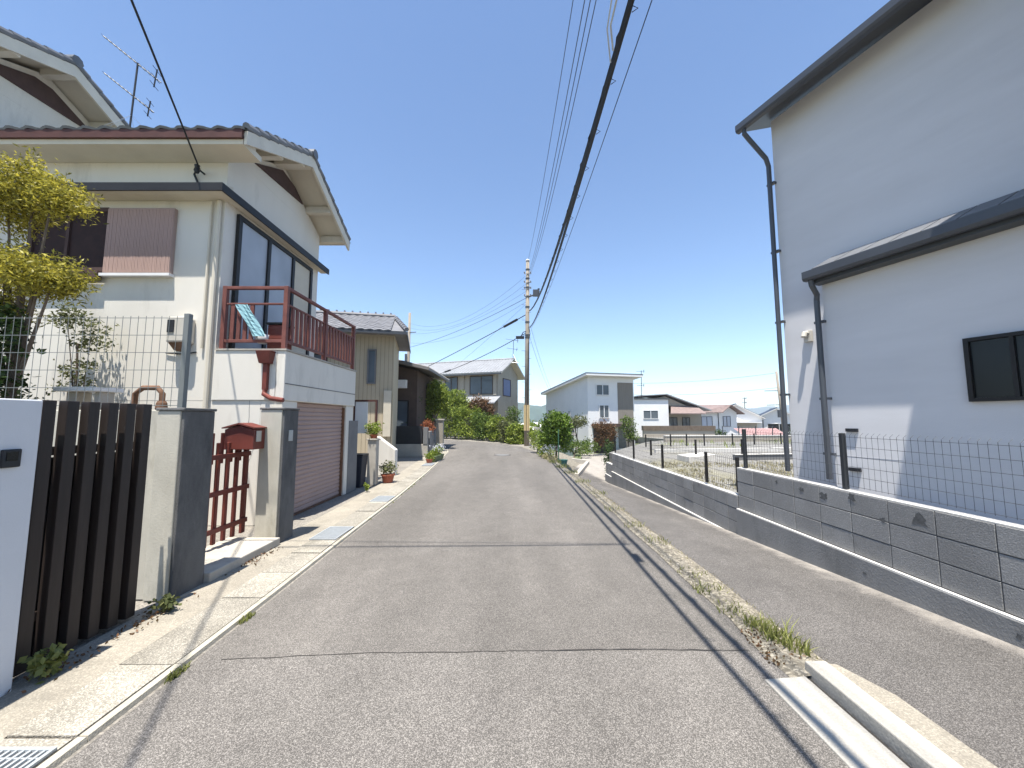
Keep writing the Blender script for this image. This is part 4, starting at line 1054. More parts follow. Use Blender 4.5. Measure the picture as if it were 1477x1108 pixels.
MB().box(-1.4, -.4, -.05, -.002, 0, 2.4).build('door', M['brownwall'], h4, local=True)
MB().box(-13.6, .6, -.76, -.70, 5.78, 5.9).build('gutter', M['metalgrey'], h4, local=True)
antenna('roof_antenna', 'thin antenna mast just left of the tall utility pole', (.1, 36.5, 7.0), 2.2, 1.0, dirv=(1, .2, -.1), br=.014)

# white monopitch house across the lane (rotated)
h5 = thing('house', 'white modern house with single sloping roof beyond the round bush', 'house', (6.25, 32, -.95), R(15))
w5 = MB(); w5.hexa([(0, 0, -.3), (4.3, 0, -.3), (4.3, 10, -.3), (0, 10, -.3)], [(0, 0, 6.1), (4.3, 0, 6.1), (4.3, 10, 5.25), (0, 10, 5.25)]); w5.build('wall', M['offwhite'], h5, local=True)
r5 = MB(); a = [(-.45, -.7, 6.17), (4.8, -.7, 6.17), (4.8, 10.4, 5.23), (-.45, 10.4, 5.23)]; r5.hexa(a, [(p[0], p[1], p[2]+.18) for p in a]); r5.build('roof', M['offwhite'], h5, local=True)
a = [(-.47, -.72, 6.352), (4.82, -.72, 6.352), (4.82, 10.42, 5.412), (-.47, 10.42, 5.412)]; MB().hexa(a, [(p[0], p[1], p[2]+.05) for p in a]).build('roof_sheet', M['metalgrey'], h5, local=True)
lwin(h5, .75, 1.95, 4.6, 5.5, 0, M['offwhite'], M['glass_grey']); lwin(h5, 1.0, 1.9, 2.7, 3.8, 0, M['offwhite'], M['glass_grey'])
MB().box(2.75, 4.2, -.03, -.002, .2, 5.7).build('brown_panel', mat('grey_brown_slats', (.22, .195, .165), .8, .15, 3, stretch=(8, 8, .3)), h5, local=True)
MB().box(.3, 3.2, -1.2, -.002, 2.0, 2.25).build('porch_roof', M['brownwall'], h5, local=True)
MB().box(.45, 2.4, -.04, -.003, -.2, 1.99).build('door', M['brownwall'], h5, local=True)
lwin(h5, 3.5, 4.1, 2.9, 3.4, 0, M['offwhite'], M['glass_grey'], side='left')

# low white house with gable and reddish porch roof
h6 = thing('house', 'low white house with flat front block and reddish porch roof', 'house', (12.8, 45, -.2), 0)
MB().box(0, 5.3, 0, 7, -.3, 4.15).build('wall', M['offwhite'], h6, local=True)
MB().box(-.15, 5.45, -.15, 7.1, 4.152, 4.3).build('roof_edge', M['metalgrey'], h6, local=True)
lwin(h6, 2.35, 4.1, 1.9, 2.9, 0, M['offwhite'], M['glass_grey'])
MB().box(5.305, 9.8, 1.5, 7, -.3, 2.6).build('wing_wall', M['beige2'], h6, local=True)
g6 = MB(); g6.prism([(4.0, 1.2, 4.301), (8.0, 1.2, 2.61), (9.9, 1.2, 2.61), (5.4, 1.2, 4.6)], (0, 5.8, 0)); g6.build('wing_gable', M['beige2'], h6, local=True)
rr = MB(); a = [(2.0, .6, 4.55), (5.4, .6, 4.75), (5.4, 7.4, 4.75), (2.0, 7.4, 4.55)]; rr.hexa(a, [(p[0], p[1], p[2]+.1) for p in a]); a = [(5.4, .6, 4.75), (10.6, .6, 2.85), (10.6, 7.4, 2.85), (5.4, 7.4, 4.75)]; rr.hexa(a, [(p[0], p[1], p[2]+.12) for p in a]); rr.build('roof', M['tile2'], h6, local=True)
rr = MB(); a = [(5.31, -.6, 2.45), (9.4, -.6, 2.45), (9.0, 1.45, 3.5), (6.2, 1.45, 3.5)]; rr.hexa(a, [(p[0], p[1], p[2]+.1) for p in a]); rr.build('porch_roof', M['tilered'], h6, local=True)
lwin(h6, 5.9, 6.9, .2, 2.1, 1.5); lwin(h6, 7.5, 8.4, .2, 2.1, 1.5)
antenna('roof_antenna', 'slender antenna mast above the low white house', (15.2, 45.5, 4.2), 3.2, 1.1, dirv=(1, .3, .05), br=.02, yagis=((.97, .8), (.45, .7)), extra=False)
bd = thing('low_wall', 'brown topped low garden wall in front of the low white house', 'low wall', (18, 42.5, -.1))
MB().box(14.2, 21.9, 42.2, 42.6, -.3, .45).build('wall', M['beige2'], bd); MB().box(14.15, 21.95, 42.1, 42.7, .452, .95).build('brown_fence', M['trunk'], bd)

# small white house with red brown roof
h7 = thing('house', 'small white house with red brown roof and dark framed windows', 'house', (28.9, 54.5, -.4), R(8))
MB().box(-2.8, 0, 0, 7, -.3, 3.0).build('wall', M['offwhite'], h7, local=True)
MB().box(.002, 3.0, .3, 7, -.3, 3.0).build('gable_wall', M['offwhite'], h7, local=True)
MB().prism([(-2.8, .301, 3.002), (3.0, .301, 3.002), (1.6, .301, 3.95)], (0, 6.6, 0)).build('gable', M['offwhite'], h7, local=True)
rr = MB(); a = [(-3.4, -.7, 2.95), (.2, -.7, 2.95), (1.6, .0, 4.0), (-1.0, 3.4, 4.1)]; rr.hexa(a, [(p[0], p[1], p[2]+.1) for p in a]); 
a = [(.25, -.6, 3.0), (1.6, -.6, 4.02), (1.6, 7.2, 4.02), (.25, 7.2, 3.0)]; rr.hexa(a, [(p[0], p[1], p[2]+.1) for p in a]); a = [(1.6, -.6, 4.02), (3.6, -.6, 2.75), (3.6, 7.2, 2.75), (1.6, 7.2, 4.02)]; rr.hexa(a, [(p[0], p[1], p[2]+.1) for p in a])
rr.build('roof', M['tilered'], h7, local=True)
lwin(h7, -2.65, -1.0, .55, 2.45, 0, M['black'], M['whitecurtain']); lwin(h7, .85, 2.0, 1.05, 2.5, .3, M['black'], M['whitecurtain'])
MB().tube([(-.08, -.06, 2.9), (-.08, -.06, -.2)], .05, 6).build('downpipe', M['metalgrey'], h7, local=True)
# blue-grey gabled houses behind
h8 = thing('house', 'white gabled house with blue grey roof behind the red roofed house', 'house', (35.6, 61, -.5), R(-24))
MB().box(-3.6, 3.0, 0, 7, -.3, 2.5).build('wall', M['offwhite'], h8, local=True); MB().prism([(-3.6, .001, 2.502), (3.0, .001, 2.502), (-.6, .001, 4.4)], (0, 6.9, 0)).build('gable', M['offwhite'], h8, local=True)
gable_roof(h8, -3.9, 2.9, 0, 7, 2.5, 4.4, M['tileblue'], .5, 'y', under=M['offwhite'])
MB().box(-1.8, 2.2, -.6, -.002, .4, 1.6).build('garage_opening', M['beige2'], h8, local=True); MB().box(-2.2, 2.8, -1.2, -.002, 1.62, 1.78).build('canopy', M['offwhite'], h8, local=True)
h9 = thing('house', 'grey and white gabled house with paired window beside the far right pole', 'house', (42.0, 62, -.6), R(-28))
MB().box(-3.0, 3.2, 0, 8, -.3, 2.3).build('wall', M['offwhite'], h9, local=True); MB().prism([(-3.0, .001, 2.302), (3.2, .001, 2.302), (.1, .001, 3.9)], (0, 7.9, 0)).build('gable', M['offwhite'], h9, local=True)
gable_roof(h9, -3.0, 3.2, 0, 8, 2.3, 3.9, M['tileblue'], .6, 'y', under=M['offwhite'])
lwin(h9, -1.2, 1.9, .3, 1.6, 0, M['offwhite'], M['glass']); MB().box(-2.99, -1.7, -.03, -.002, -.2, 2.2).build('grey_panel', M['greywall'], h9, local=True)
antenna('roof_antenna', 'lattice like antenna mast above the blue grey roofs', (37.7, 63, 2.4), 2.8, 1.3, dirv=(1, .1, 0), br=.03, extra=False, yagis=((.95, .5), (.7, .5)))
# low pink tiled shed roof in front
pk = thing('shed', 'low shed with pink tiled roof seen through the mesh fence', 'shed', (31, 50, -1))
MB().box(28.8, 33.5, 48.6, 51.5, -1.5, -.25).build('wall', M['offwhite'], pk)
v = Vector((0, 1.9, .75)); l = v.length; v.normalize()
q = tile_roof((28.4, 48.2, -.25), (1, 0, 0), v, 5.4, l, .4, .3, .05, 6); q.build('roof', M['tilepink'], pk)
plant('shrub', 'rounded dark shrub between red roofed house and pink shed', 'shrub', (26.2, 50, -.9), [(26.0, 50, -.1, .8, .6, .6), (26.8, 50, -.2, .6, .5, .5)], 600, .2, M['leaf_dark'], 41, .05)
plant('shrub', 'dark shrub row right of the pink shed', 'shrub', (36.5, 50, -.9), [(35.8, 50, -.2, .9, .6, .7), (37.2, 50.2, -.1, 1.0, .6, .8), (38.5, 50, -.2, .9, .6, .8)], 1100, .22, M['leaf_dark'], 42, .05)

# ------------------------------------------------------------------ trees and bushes along the bend
plant('round_bush', 'large rounded glossy green bush right of the utility pole', 'bush', (1.98, 17.6, -.3),
      [(2.0, 17.6, 1.28, .74, .7, .74), (1.7, 17.5, .9, .5, .5, .5), (2.3, 17.6, .85, .48, .45, .5), (2.05, 17.5, 1.6, .55, .5, .42)], 15000, .10, M['leaf_glossy'], 51, .06, asp=.62, shell=.4)
plant('shrub', 'loose light green shrub between utility pole and round bush', 'shrub', (1.25, 19.5, 0),
      [(1.2, 19.5, .75, .42, .4, .6), (1.4, 19.0, .55, .35, .35, .45), (1.5, 18.6, .3, .35, .3, .3)], 2000, .085, M['leaf_bright'], 52, .03)
fl = plant('flowering_plant', 'white flowering garden plants at the foot of the utility pole', 'flowers', (1.45, 17.3, 0),
      [(1.4, 17.5, .25, .22, .3, .2), (1.65, 17.0, .2, .25, .3, .2)], 700, .06, M['leaf_bright'], 53, .01)
pm = MB(); rnd = random.Random(6)
for i in range(160): pm.leaf((rnd.gauss(1.62, .22), rnd.gauss(17.1, .3), rnd.uniform(.2, .55)), .05, rnd, .9)
pm.build('petals', M['petal'], fl)
plant('shrub', 'yellowish low plants at the road edge below the round bush', 'shrub', (1.5, 16.3, 0),
      [(1.42, 16.6, .1, .2, .3, .12), (1.6, 15.6, .08, .2, .4, .1)], 600, .06, M['leaf_dry'], 54, .01)
gs = thing('garden_stake', 'thin green plant stake in front of the round bush', 'stake', (1.92, 16.2, -.4)); MB().tube([(1.92, 16.2, -.5), (1.92, 16.2, 1.25)], .022, 6).build('pole', mat('green_stake', (.05, .13, .08), .5), gs)
bl_ = thing('plastic_crate', 'small teal plastic tub lying in the weeds below the round bush', 'tub', (1.98, 15.2, -.2)); MB().lathe((1.98, 15.2, -.12), [(.12, 0), (.17, .2), (.18, .22), (.16, .22), (.11, .03)], 14).build('body', mat('teal_plastic', (.05, .16, .15), .5), bl_)
kl = thing('lane_kerb', 'white concrete kerb block at the turn of the lane', 'kerb', (2.5, 17.2, -.7))
MB().hexa([(2.42, 15.4, -.9), (2.62, 15.4, -.9), (4.3, 21.8, -1.1), (4.1, 21.8, -1.1)], [(2.42, 15.4, -.46), (2.60, 15.4, -.46), (4.28, 21.8, -.64), (4.1, 21.8, -.64)]).build('block', M['newcon'], kl, .015)
MB().hexa([(3.3, 21.82, -1.1), (4.25, 21.82, -1.1), (4.25, 22.05, -1.1), (3.3, 22.05, -1.1)], [(3.3, 21.82, -.5), (4.25, 21.82, -.62), (4.25, 22.05, -.62), (3.3, 22.05, -.5)]).build('end_block', M['newcon'], kl, .015)
# hedge line outside the bend
hed = [('bright rounded shrub at the left end of the hedge by the bend', -5.7, 34.0, 1.6, 2.5, 'leaf_bright'), ('bright green hedge shrub left of centre behind the bend', -3.7, 32.6, 1.4, 1.7, 'leaf_bright'),
       ('mid green hedge shrub in the middle of the bend', -2.0, 31.0, 1.2, 1.2, 'leaf_mid'), ('yellow green hedge shrub below the taupe house door', -.9, 29.3, 1.0, 1.05, 'leaf_bright'),
       ('low olive hedge shrub near the utility pole', -.05, 27.6, .8, .95, 'leaf_olive'), ('bright low shrub just left of the utility pole', .35, 26.4, .6, .75, 'leaf_bright')]
for i, (lab, x, y, r, h, m) in enumerate(hed):
    plant('hedge_shrub', lab, 'shrub', (x, y, 0), [(x, y, h*.9, r, r*.8, h*.9), (x-.4*r, y, h*1.2, r*.7, r*.6, h*.6), (x+.5*r, y+.1, h*.9, r*.6, r*.6, h*.8), (x, y-.25*r, h*.35, r*1.05, r*.7, h*.36)], 6500, .15, M[m], 60+i, .05, group='hedge along the outside of the bend')
plant('garden_tree', 'green tree behind the hedge against the taupe house', 'tree', (-4.9, 33.8, 0), [(-4.9, 33.8, 3.4, 1.1, .9, .9), (-5.6, 33.8, 2.6, .9, .8, .9), (-4.1, 33.8, 2.6, .8, .8, .8)], 6000, .17, M['leaf_bright'], 71, .09)
plant('garden_tree', 'reddish brown small tree in front of the taupe house', 'tree', (-2.7, 33.5, 0), [(-2.7, 33.5, 3.0, .9, .8, .7), (-2.2, 33.5, 2.4, .7, .7, .6), (-3.3, 33.5, 2.5, .6, .7, .6)], 3800, .16, M['leaf_red'], 72, .07)
plant('garden_tree', 'small green tree between utility pole and taupe house', 'tree', (.0, 29.5, 0), [(.15, 29.5, 1.9, .65, .6, .75), (-.1, 29.5, 1.3, .5, .5, .5)], 1800, .12, M['leaf_mid'], 73, .05)
plant('garden_tree', 'tall leafy green tree in front of the dark brown house', 'tree', (-4.35, 21.8, 0), [(-4.3, 21.8, 3.2, .75, .7, .7), (-4.75, 21.8, 2.5, .6, .6, .7), (-3.95, 21.8, 2.6, .55, .6, .7), (-4.85, 21.7, 1.7, .45, .5, .5)], 7000, .13, M['leaf_bright'], 74, .08)
plant('garden_tree', 'dark leafy tree in the shade beside the dark brown house', 'tree', (-5.4, 20.0, 0), [(-5.2, 20, 2.7, .55, .5, .9), (-5.4, 20, 1.7, .6, .5, .7)], 2400, .11, M['leaf_dark'], 75, .08)
# shrubs beside the lane in front of the white modern house
plant('shrub', 'wide green shrub along the end of the lane', 'shrub', (3.9, 25.0, -.9), [(3.2, 25.2, -.1, .9, .6, .6), (4.4, 25.6, -.2, .9, .6, .55), (5.3, 27, -.2, .9, .7, .6)], 2600, .12, M['leaf_mid'], 81, .05)
plant('garden_tree', 'reddish leaved small tree in front of the white modern house', 'tree', (6.6, 27.5, -.95), [(6.3, 27.5, 1.2, .7, .6, .6), (6.9, 27.5, .7, .6, .6, .6), (6.4, 27.5, .3, .7, .6, .5)], 2400, .12, M['leaf_red'], 82, .06)
plant('garden_tree', 'dark green tree right of the white modern house entrance', 'tree', (8.3, 28.0, -.6), [(8.3, 28, 1.3, .55, .5, .7), (8.5, 28, .5, .6, .5, .5)], 1700, .12, M['leaf_mid'], 83, .06)
plant('garden_tree', 'green tree left of the reddish one in front of the white house', 'tree', (5.1, 29.6, -.95), [(5.0, 29.6, 1.5, .9, .7, .55), (4.4, 29.6, 1.3, .7, .6, .5)], 1900, .12, M['leaf_olive'], 84, .06)
plant('shrub', 'dark shrub beside the end of the block wall', 'shrub', (3.95, 15.6, -.7), [(3.85, 15.6, .1, .22, .3, .65), (4.0, 16.0, .2, .25, .3, .7)], 1500, .07, M['leaf_dark'], 85, .03)
plant('shrub', 'small yellow green bush behind the utility pole to the right', 'shrub', (2.0, 34, -1), [(1.9, 34, .7, .9, .7, .8)], 700, .16, M['leaf_bright'], 86, .05)
sh2 = thing('shed', 'low grey tiled shed roof showing left of the round bush', 'shed', (2.4, 30, -1)); MB().box(1.9, 4.6, 29.2, 31, -1.1, .55).build('wall', M['offwhite'], sh2)
v = Vector((0, 1.6, .6)).normalized(); tile_roof((1.7, 28.8, .5), (1, 0, 0), v, 3.0, 1.6, .3, .25, .04, 5).build('roof', M['tile3'], sh2)

# ------------------------------------------------------------------ clutter along the left edge, farther on
tr1 = thing('flower_trough', 'green flower trough full of pale flowering plants at the left road edge', 'planter', (-3.0, 15.6, 0))
MB().hexa([(-3.2, 15.05, .02), (-2.95, 15.05, .02), (-2.85, 16.25, .02), (-3.1, 16.25, .02)], [(-3.26, 15.0, .24), (-2.90, 15.0, .24), (-2.80, 16.3, .24), (-3.16, 16.3, .24)]).build('trough', mat('olive_plastic', (.10, .13, .06), .6), tr1, .02)
pm = MB(); rnd = random.Random(12); crown(pm, [(-3.05, 15.3, .36, .16, .3, .16), (-2.98, 15.9, .42, .18, .35, .2)], 1300, .05, rnd); pm.build('foliage', M['leaf_bright'], tr1)
pm = MB()
for i in range(190): pm.leaf((-2.95+rnd.gauss(0, .12), rnd.uniform(15.1, 16.5), rnd.uniform(.38, .66)), .045, rnd, .9)
pm.build('petals', M['petal'], tr1)
def pot(label, x, y, r, h, m, fm, seed, leafr=.2, z=0):
    t = thing('plant_pot', label, 'plant pot', (x, y, z)); rnd = random.Random(seed)
    MB().lathe((x, y, z), [(r*.7, 0), (r*.95, h*.85), (r*1.08, h*.86), (r*1.08, h), (r*.9, h), (r*.85, h*.9), (0, h*.9)], 18).build('pot', m, t)
    pm = MB(); crown(pm, [(x, y, z+h+leafr*.7, leafr, leafr, leafr*.8)], 500, .06, rnd); pm.build('foliage', fm, t)
pot('small terracotta pot in front of the green flower trough', -3.1, 14.75, .13, .17, M['terracotta'], M['leaf_bright'], 1, .13)
pot('terracotta pot with pale green plant beside the beige post', -3.25, 10.35, .17, .22, M['terracotta'], M['leaf_olive'], 2, .2)
bp = thing('gate_post', 'rough beige concrete post beyond the garage', 'post', (-3.55, 10.05, 0)); MB().box(-3.66, -3.44, 9.94, 10.16, 0, 1.12).build('post', M['stepcon'], bp, .015); MB().box(-3.69, -3.41, 9.91, 10.19, 1.121, 1.16).build('cap', M['stepcon'], bp, .01)
pot('yellow green plant standing on top of the beige post', -3.55, 10.05, .10, .10, M['terracotta'], M['leaf_bright'], 3, .2, 1.161)
bn = thing('bin', 'dark blue grey bin between garage pier and beige post', 'bin', (-3.78, 9.75, 0)); MB().hexa([(-3.9, 9.6, 0), (-3.68, 9.6, 0), (-3.68, 9.9, 0), (-3.9, 9.9, 0)], [(-3.94, 9.56, .75), (-3.64, 9.56, .75), (-3.64, 9.94, .75), (-3.94, 9.94, .75)]).build('body', mat('navy_plastic', (.02, .025, .04), .5), bn, .015); MB().box(-3.96, -3.62, 9.54, 9.96, .752, .80).build('lid', M['dark'], bn, .015)
wp = thing('white_panel', 'white panel in a red brown frame beside the garage', 'panel', (-4.0, 10.4, 0))
MB().box(-4.18, -3.86, 10.38, 10.42, 1.28, 2.12).build('panel', M['whiteplastic'], wp); MB().box(-4.25, -3.60, 10.36, 10.44, 2.122, 2.17).box(-3.64, -3.60, 10.36, 10.44, 0, 2.12).box(-4.22, -4.185, 10.36, 10.44, 0, 2.12).build('frame', M['fascia'], wp)
ww = thing('low_wall', 'sloping white garden wall beyond the beige post', 'low wall', (-3.7, 12, 0)); MB().prism([(-4.0, 11.6, 0), (-3.45, 11.6, 0), (-3.45, 11.6, .75), (-4.0, 11.6, 1.15)], (0, .25, 0)).build('wall', M['white'], ww, .012)
gw2 = thing('low_wall', 'grey low wall with iron gate in front of the dark brown house', 'low wall', (-4.3, 17.5, 0)); MB().box(-5.2, -3.75, 17.4, 17.55, 0, .55).build('wall', M['stepcon'], gw2, .01); MB().box(-5.3, -4.0, 17.45, 17.5, .56, 1.35).build('gate_panel', M['dark'], gw2); MB().box(-3.95, -3.75, 17.38, 17.57, .551, 1.3).build('post', M['greywall'], gw2, .01)
gw3 = thing('low_wall', 'grey garden wall running along the left side toward the bend', 'low wall', (-4.2, 19.5, 0)); MB().hexa([(-3.85, 17.7, 0), (-3.7, 17.7, 0), (-4.3, 22.4, 0), (-4.45, 22.4, 0)], [(-3.85, 17.7, 1.1), (-3.7, 17.7, 1.1), (-4.3, 22.4, 1.1), (-4.45, 22.4, 1.1)]).build('wall', M['greywall'], gw3, .01)
plant('shrub', 'orange red flowering shrub above the grey garden wall', 'shrub', (-4.2, 19.2, 0), [(-4.15, 19.2, 1.35, .35, .35, .3), (-4.0, 18.9, 1.15, .22, .25, .22)], 900, .07, leafmat('leaf_orange', (.20, .06, .03), (.42, .16, .07)), 91, .03)
bp2 = thing('gate_post', 'pale beige gate post beside the bend of the road', 'post', (-3.75, 20.3, 0)); MB().box(-3.92, -3.56, 20.15, 20.45, 0, 1.6).build('post', M['apron'], bp2, .02); MB().box(-3.96, -3.52, 20.11, 20.49, 1.602, 1.67).build('cap', M['stepcon'], bp2, .01)

# ------------------------------------------------------------------ poles and wires
PX_, PY_ = .92, 24.6
up_ = thing('utility_pole', 'tall concrete utility pole with cables at the bend of the road', 'utility pole', (PX_, PY_, 0), group='utility poles')
PT = (1.03, PY_, 12.0)
MB().tube([(PX_, PY_, -.2), PT], .17, 14, .11).build('shaft', M['pole'], up_, smooth=True)
MB().lathe((PT[0], PT[1], PT[2]-.02), [(.135, 0), (.135, .05), (.10, .10), (0, .12)], 14).build('cap', M['whiteplastic'], up_)
yg = MB()
for k in range(4):
    a = -2.4+k*.55; yg.box(PX_+.2*math.cos(a)-.03, PX_+.2*math.cos(a)+.03, PY_+.2*math.sin(a)-.03, PY_+.2*math.sin(a)+.03, .95, 2.55)
yg.each('guard_strip', M['yellowpaint'], up_)
for z in (6.9, 7.05, 7.9, 8.9, 9.6, 10.2, 10.8, 11.4):
    MB().tube([(PX_+.11*z/12, PY_, z-.03), (PX_+.11*z/12, PY_, z+.03)], .19-.065*z/12+.008, 12).build('band', M['metalgrey'], up_)
st_ = MB()
for k in range(16):
    z = 3.0+.5*k; sg = 1 if k % 2 else -1; st_.tube([(PX_, PY_-.1, z), (PX_+.3*sg, PY_-.16, z+.01)], .010, 4)
st_.build('step_bolt', M['metalgrey'], up_)
ins = MB()
for z in (9.6, 10.1, 10.5, 11.1):
    for sg in (-1, 1): ins.lathe((PX_+.09+.2*sg, PY_-.1, z), [(.02, 0), (.04, .03), (.03, .06), (.045, .09), (.02, .13)], 10)
    ins.tube([(PX_-.14, PY_-.12, z-.02), (PX_+.34, PY_-.12, z-.02)], .018, 5)
ins.build('insulator', M['pipe'], up_)
ar_ = MB(); ar_.tube([(1.0, PY_, 9.55), (1.75, PY_-.2, 9.75)], .05, 6); ar_.box(1.35, 1.7, PY_-.35, PY_-.1, 9.55, 9.95); ar_.lathe((1.72, PY_-.2, 9.75), [(.04, 0), (.07, .1), (.05, .2), (.08, .3)], 10)
ar_.build('bracket_arm', M['metalgrey'], up_)
MB().tube([(.98, PY_-.02, 7.3), (.72, PY_-.2, 7.2), (.55, PY_-.1, 6.9)], .03, 6).box(.25, .78, PY_-.2, PY_-.05, 6.78, 6.95).build('cable_box', M['cable'], up_)
cb = MB(); cb.tube([(1.08, PY_-.2, 7.6), (1.15, PY_-.22, 7.1), (1.05, PY_-.22, 6.4), (1.0, PY_-.21, 4.0), (.97, PY_-.2, 2.2)], .022, 5); cb.build('riser_cable', M['cable'], up_)
# far pole on the left behind the dark house
fp = thing('utility_pole', 'distant slim utility pole above the dark brown house roof', 'utility pole', (-10.8, 40, 0), group='utility poles')
MB().tube([(-10.8, 40, 0), (-10.75, 40, 12.8)], .19, 10, .13).build('shaft', M['pole'], fp, smooth=True)
MB().tube([(-11.2, 40, 10.7), (-10.0, 39.8, 10.7)], .05, 5).tube([(-11, 39.8, 7.3), (-11, 39.8, 8.4)], .12, 8).build('fittings', M['metalgrey'], fp)
# far pole on the right next to the house edge
fr_ = thing('utility_pole', 'distant utility pole beside the grey gabled house at right', 'utility pole', (36.0, 52, -.4), group='utility poles')
MB().tube([(36.2, 52, -.5), (35.65, 52, 8.1)], .19, 10, .14).build('shaft', M['pole'], fr_, smooth=True)
MB().tube([(33.9, 52, 5.45), (36.6, 52, 5.5)], .05, 5).tube([(34.1, 52, 3.55), (36.6, 52, 3.6)], .05, 5).tube([(35.5, 51.7, 1.9), (35.5, 51.7, 2.9)], .22, 8).build('fittings', M['metalgrey'], fr_)

def cat_pts(a, b, sag, n=26):
    a = Vector(a); b = Vector(b)
    return [a.lerp(b, i/n)-Vector((0, 0, 4*sag*(i/n)*(1-i/n))) for i in range(n+1)]
def cable(name, label, pts, r, m=M['cable'], group=None, cat='cable', n=5):
    t = thing(name, label, cat, tuple(pts[0]), group=group); MB().tube(pts, r, n).build('strand', m, t); return t
def quad_pts(p0, p1, p2, n=34):
    """parabola in y through three points"""
    out = []
    y0, y1, y2 = p0[1], p1[1], p2[1]
    for i in range(n+1):
        y = lerp(y0, y2, i/n)
        L0 = (y-y1)*(y-y2)/((y0-y1)*(y0-y2)); L1 = (y-y0)*(y-y2)/((y1-y0)*(y1-y2)); L2 = (y-y0)*(y-y1)/((y2-y0)*(y2-y1))
        out.append((p0[0]*L0+p1[0]*L1+p2[0]*L2, y, p0[2]*L0+p1[2]*L1+p2[2]*L2))
    return out
A = quad_pts((1.12, PY_-.15, 8.6), (1.19, 5.4, 5.88), (1.26, -9, 6.7), 60)
ca = cable('bundled_cable', 'thickest black bundled cable running from the tall pole over the road', A, .033)
tw_ = MB(); tw_.tube([(p[0]+.036*math.sin(i*1.9), p[1], p[2]+.036*math.cos(i*1.9)) for i, p in enumerate(quad_pts((1.12, PY_-.15, 8.6), (1.19, 5.4, 5.88), (1.26, -9, 6.7), 150))], .011, 4)
tw_.build('lashing_wire', M['cable'], ca)
db = MB(); db.box(1.0, 1.10, 3.1, 3.36, 5.82, 5.93); db.tube([(1.05, 3.42, 5.85), (1.03, 3.7, 5.75), (1.12, 3.95, 5.72)], .012, 5); db.tube([(1.0, 3.42, 5.9), (1.02, 3.8, 5.82), (1.13, 4.1, 5.72)], .010, 5); db.build('splice_box', M['galv'], ca, .01)
Bc = quad_pts((1.15, PY_-.15, 7.55), (1.065, 5.4, 5.36), (1.0, -9, 5.95), 60)
cb2 = cable('bundled_cable', 'second black cable hanging just below the thickest bundle', Bc, .026)
hk = MB()
for i, p in enumerate(quad_pts((1.15, PY_-.15, 7.55), (1.065, 5.4, 5.36), (1.0, -9, 5.95), 44)):
    hk.tube([(p[0]+.02, p[1], p[2]+.03), (p[0]+.075, p[1], p[2]+.0), (p[0]+.02, p[1], p[2]-.04)], .005, 4)
hk.build('hanger', M['cable'], cb2)
def thinwire(label, p0, p1, p2, r=.007, group=None, m=M['wire'], name='overhead_wire', n=40):
    return cable(name, label, quad_pts(p0, p1, p2, n), r, m, group, 'wire', 4)
thinwire('thin wire furthest left of those running up from the pole top', (1.0, PY_, 11.8), (1.12, 8, 9.45), (1.2, -9, 9.6), .0075)
for k, dx in enumerate((-.055, 0, .055)):
    thinwire('one of three close parallel wires left of the thick cable', (1.05+dx, PY_, 10.9), (1.22+dx*1.6, 8, 8.35), (1.25+dx*1.5, -9, 8.7), .0075, 'three close parallel wires')
thinwire('thin single wire right of the thick cable bundle', (1.25, PY_-.1, 7.5), (1.42, 5.4, 5.95), (1.5, -9, 6.3), .006)
# wires toward the far left pole
FPZ = 12.3
left = [('topmost thin wire sagging from the tall pole to the distant left pole', 11.0, 11.7, 1.5, .008), ('second thin wire below the topmost one sagging left', 10.45, 11.2, 1.3, .008),
        ('third thin wire sagging left between the two poles', 9.95, 10.6, .9, .008), ('thicker fourth cable sagging left with small clips', 9.5, 9.1, .35, .018), ('fifth thin wire sagging left below the clipped cable', 9.25, 9.6, .9, .008)]
for lab, z0, z1, sg, r in left: cable('overhead_wire', lab, cat_pts((.92, PY_, z0), (-10.75, 39.9, z1), sg), r, M['wire'], cat='wire', n=4)
def clos(par, pts, i0, r, name='splice_closure', l=1):
    MB().tube([pts[i0], pts[i0+l]], r, 8).build(name, M['cable'], par)
p = cat_pts((.92, PY_, 8.4), (-10.8, 40, 6.1), .1, 40); c1 = cable('telecom_cable', 'upper black telecom cable with long splice case left of the pole', p, .028)
clos(c1, [Vector(q) for q in p], 2, .085, l=3); clos(c1, [Vector(q) for q in p], 35, .07, l=2)
p = cat_pts((.92, PY_, 7.2), (-10.8, 40, 5.6), .55, 40); c2 = cable('telecom_cable', 'lower black telecom cable with small splice case left of the pole', p, .024)
clos(c2, [Vector(q) for q in p], 21, .075, l=2)
cable('service_wire', 'drop wire falling from the pole left to the taupe house', cat_pts((.8, PY_, 9.0), (-5.2, 34.6, 6.3), .1), .009, M['wire'], cat='wire', n=4)
cable('service_wire', 'left one of two drop wires falling right to the white modern house', cat_pts((1.15, PY_, 6.9), (3.9, 40, 4.6), .3), .009, M['wire'], cat='wire', n=4)
cable('service_wire', 'right one of two drop wires falling right to the white modern house', cat_pts((1.2, PY_, 7.6), (4.15, 40, 4.55), .35), .009, M['wire'], cat='wire', n=4)
cable('service_wire', 'single black wire from the white house roof up to the top left', cat_pts((-5.2, Y0-.12, 5.8), (1.15, -6.5, 6.3), -.18, 30), .013, M['cable'], cat='wire', n=5)
cable('service_wire', 'wire crossing high over the road that throws the thin cross shadow', cat_pts((1.05, 3.45, 6.9), (-14, 3.2, 7.1), .25, 24), .016, M['cable'], cat='wire', n=5)
cable('service_wire', 'second wire crossing over the road with a fainter cross shadow', cat_pts((1.05, 3.35, 7.4), (-14, 3.9, 7.4), .25, 24), .008, M['cable'], cat='wire', n=5)
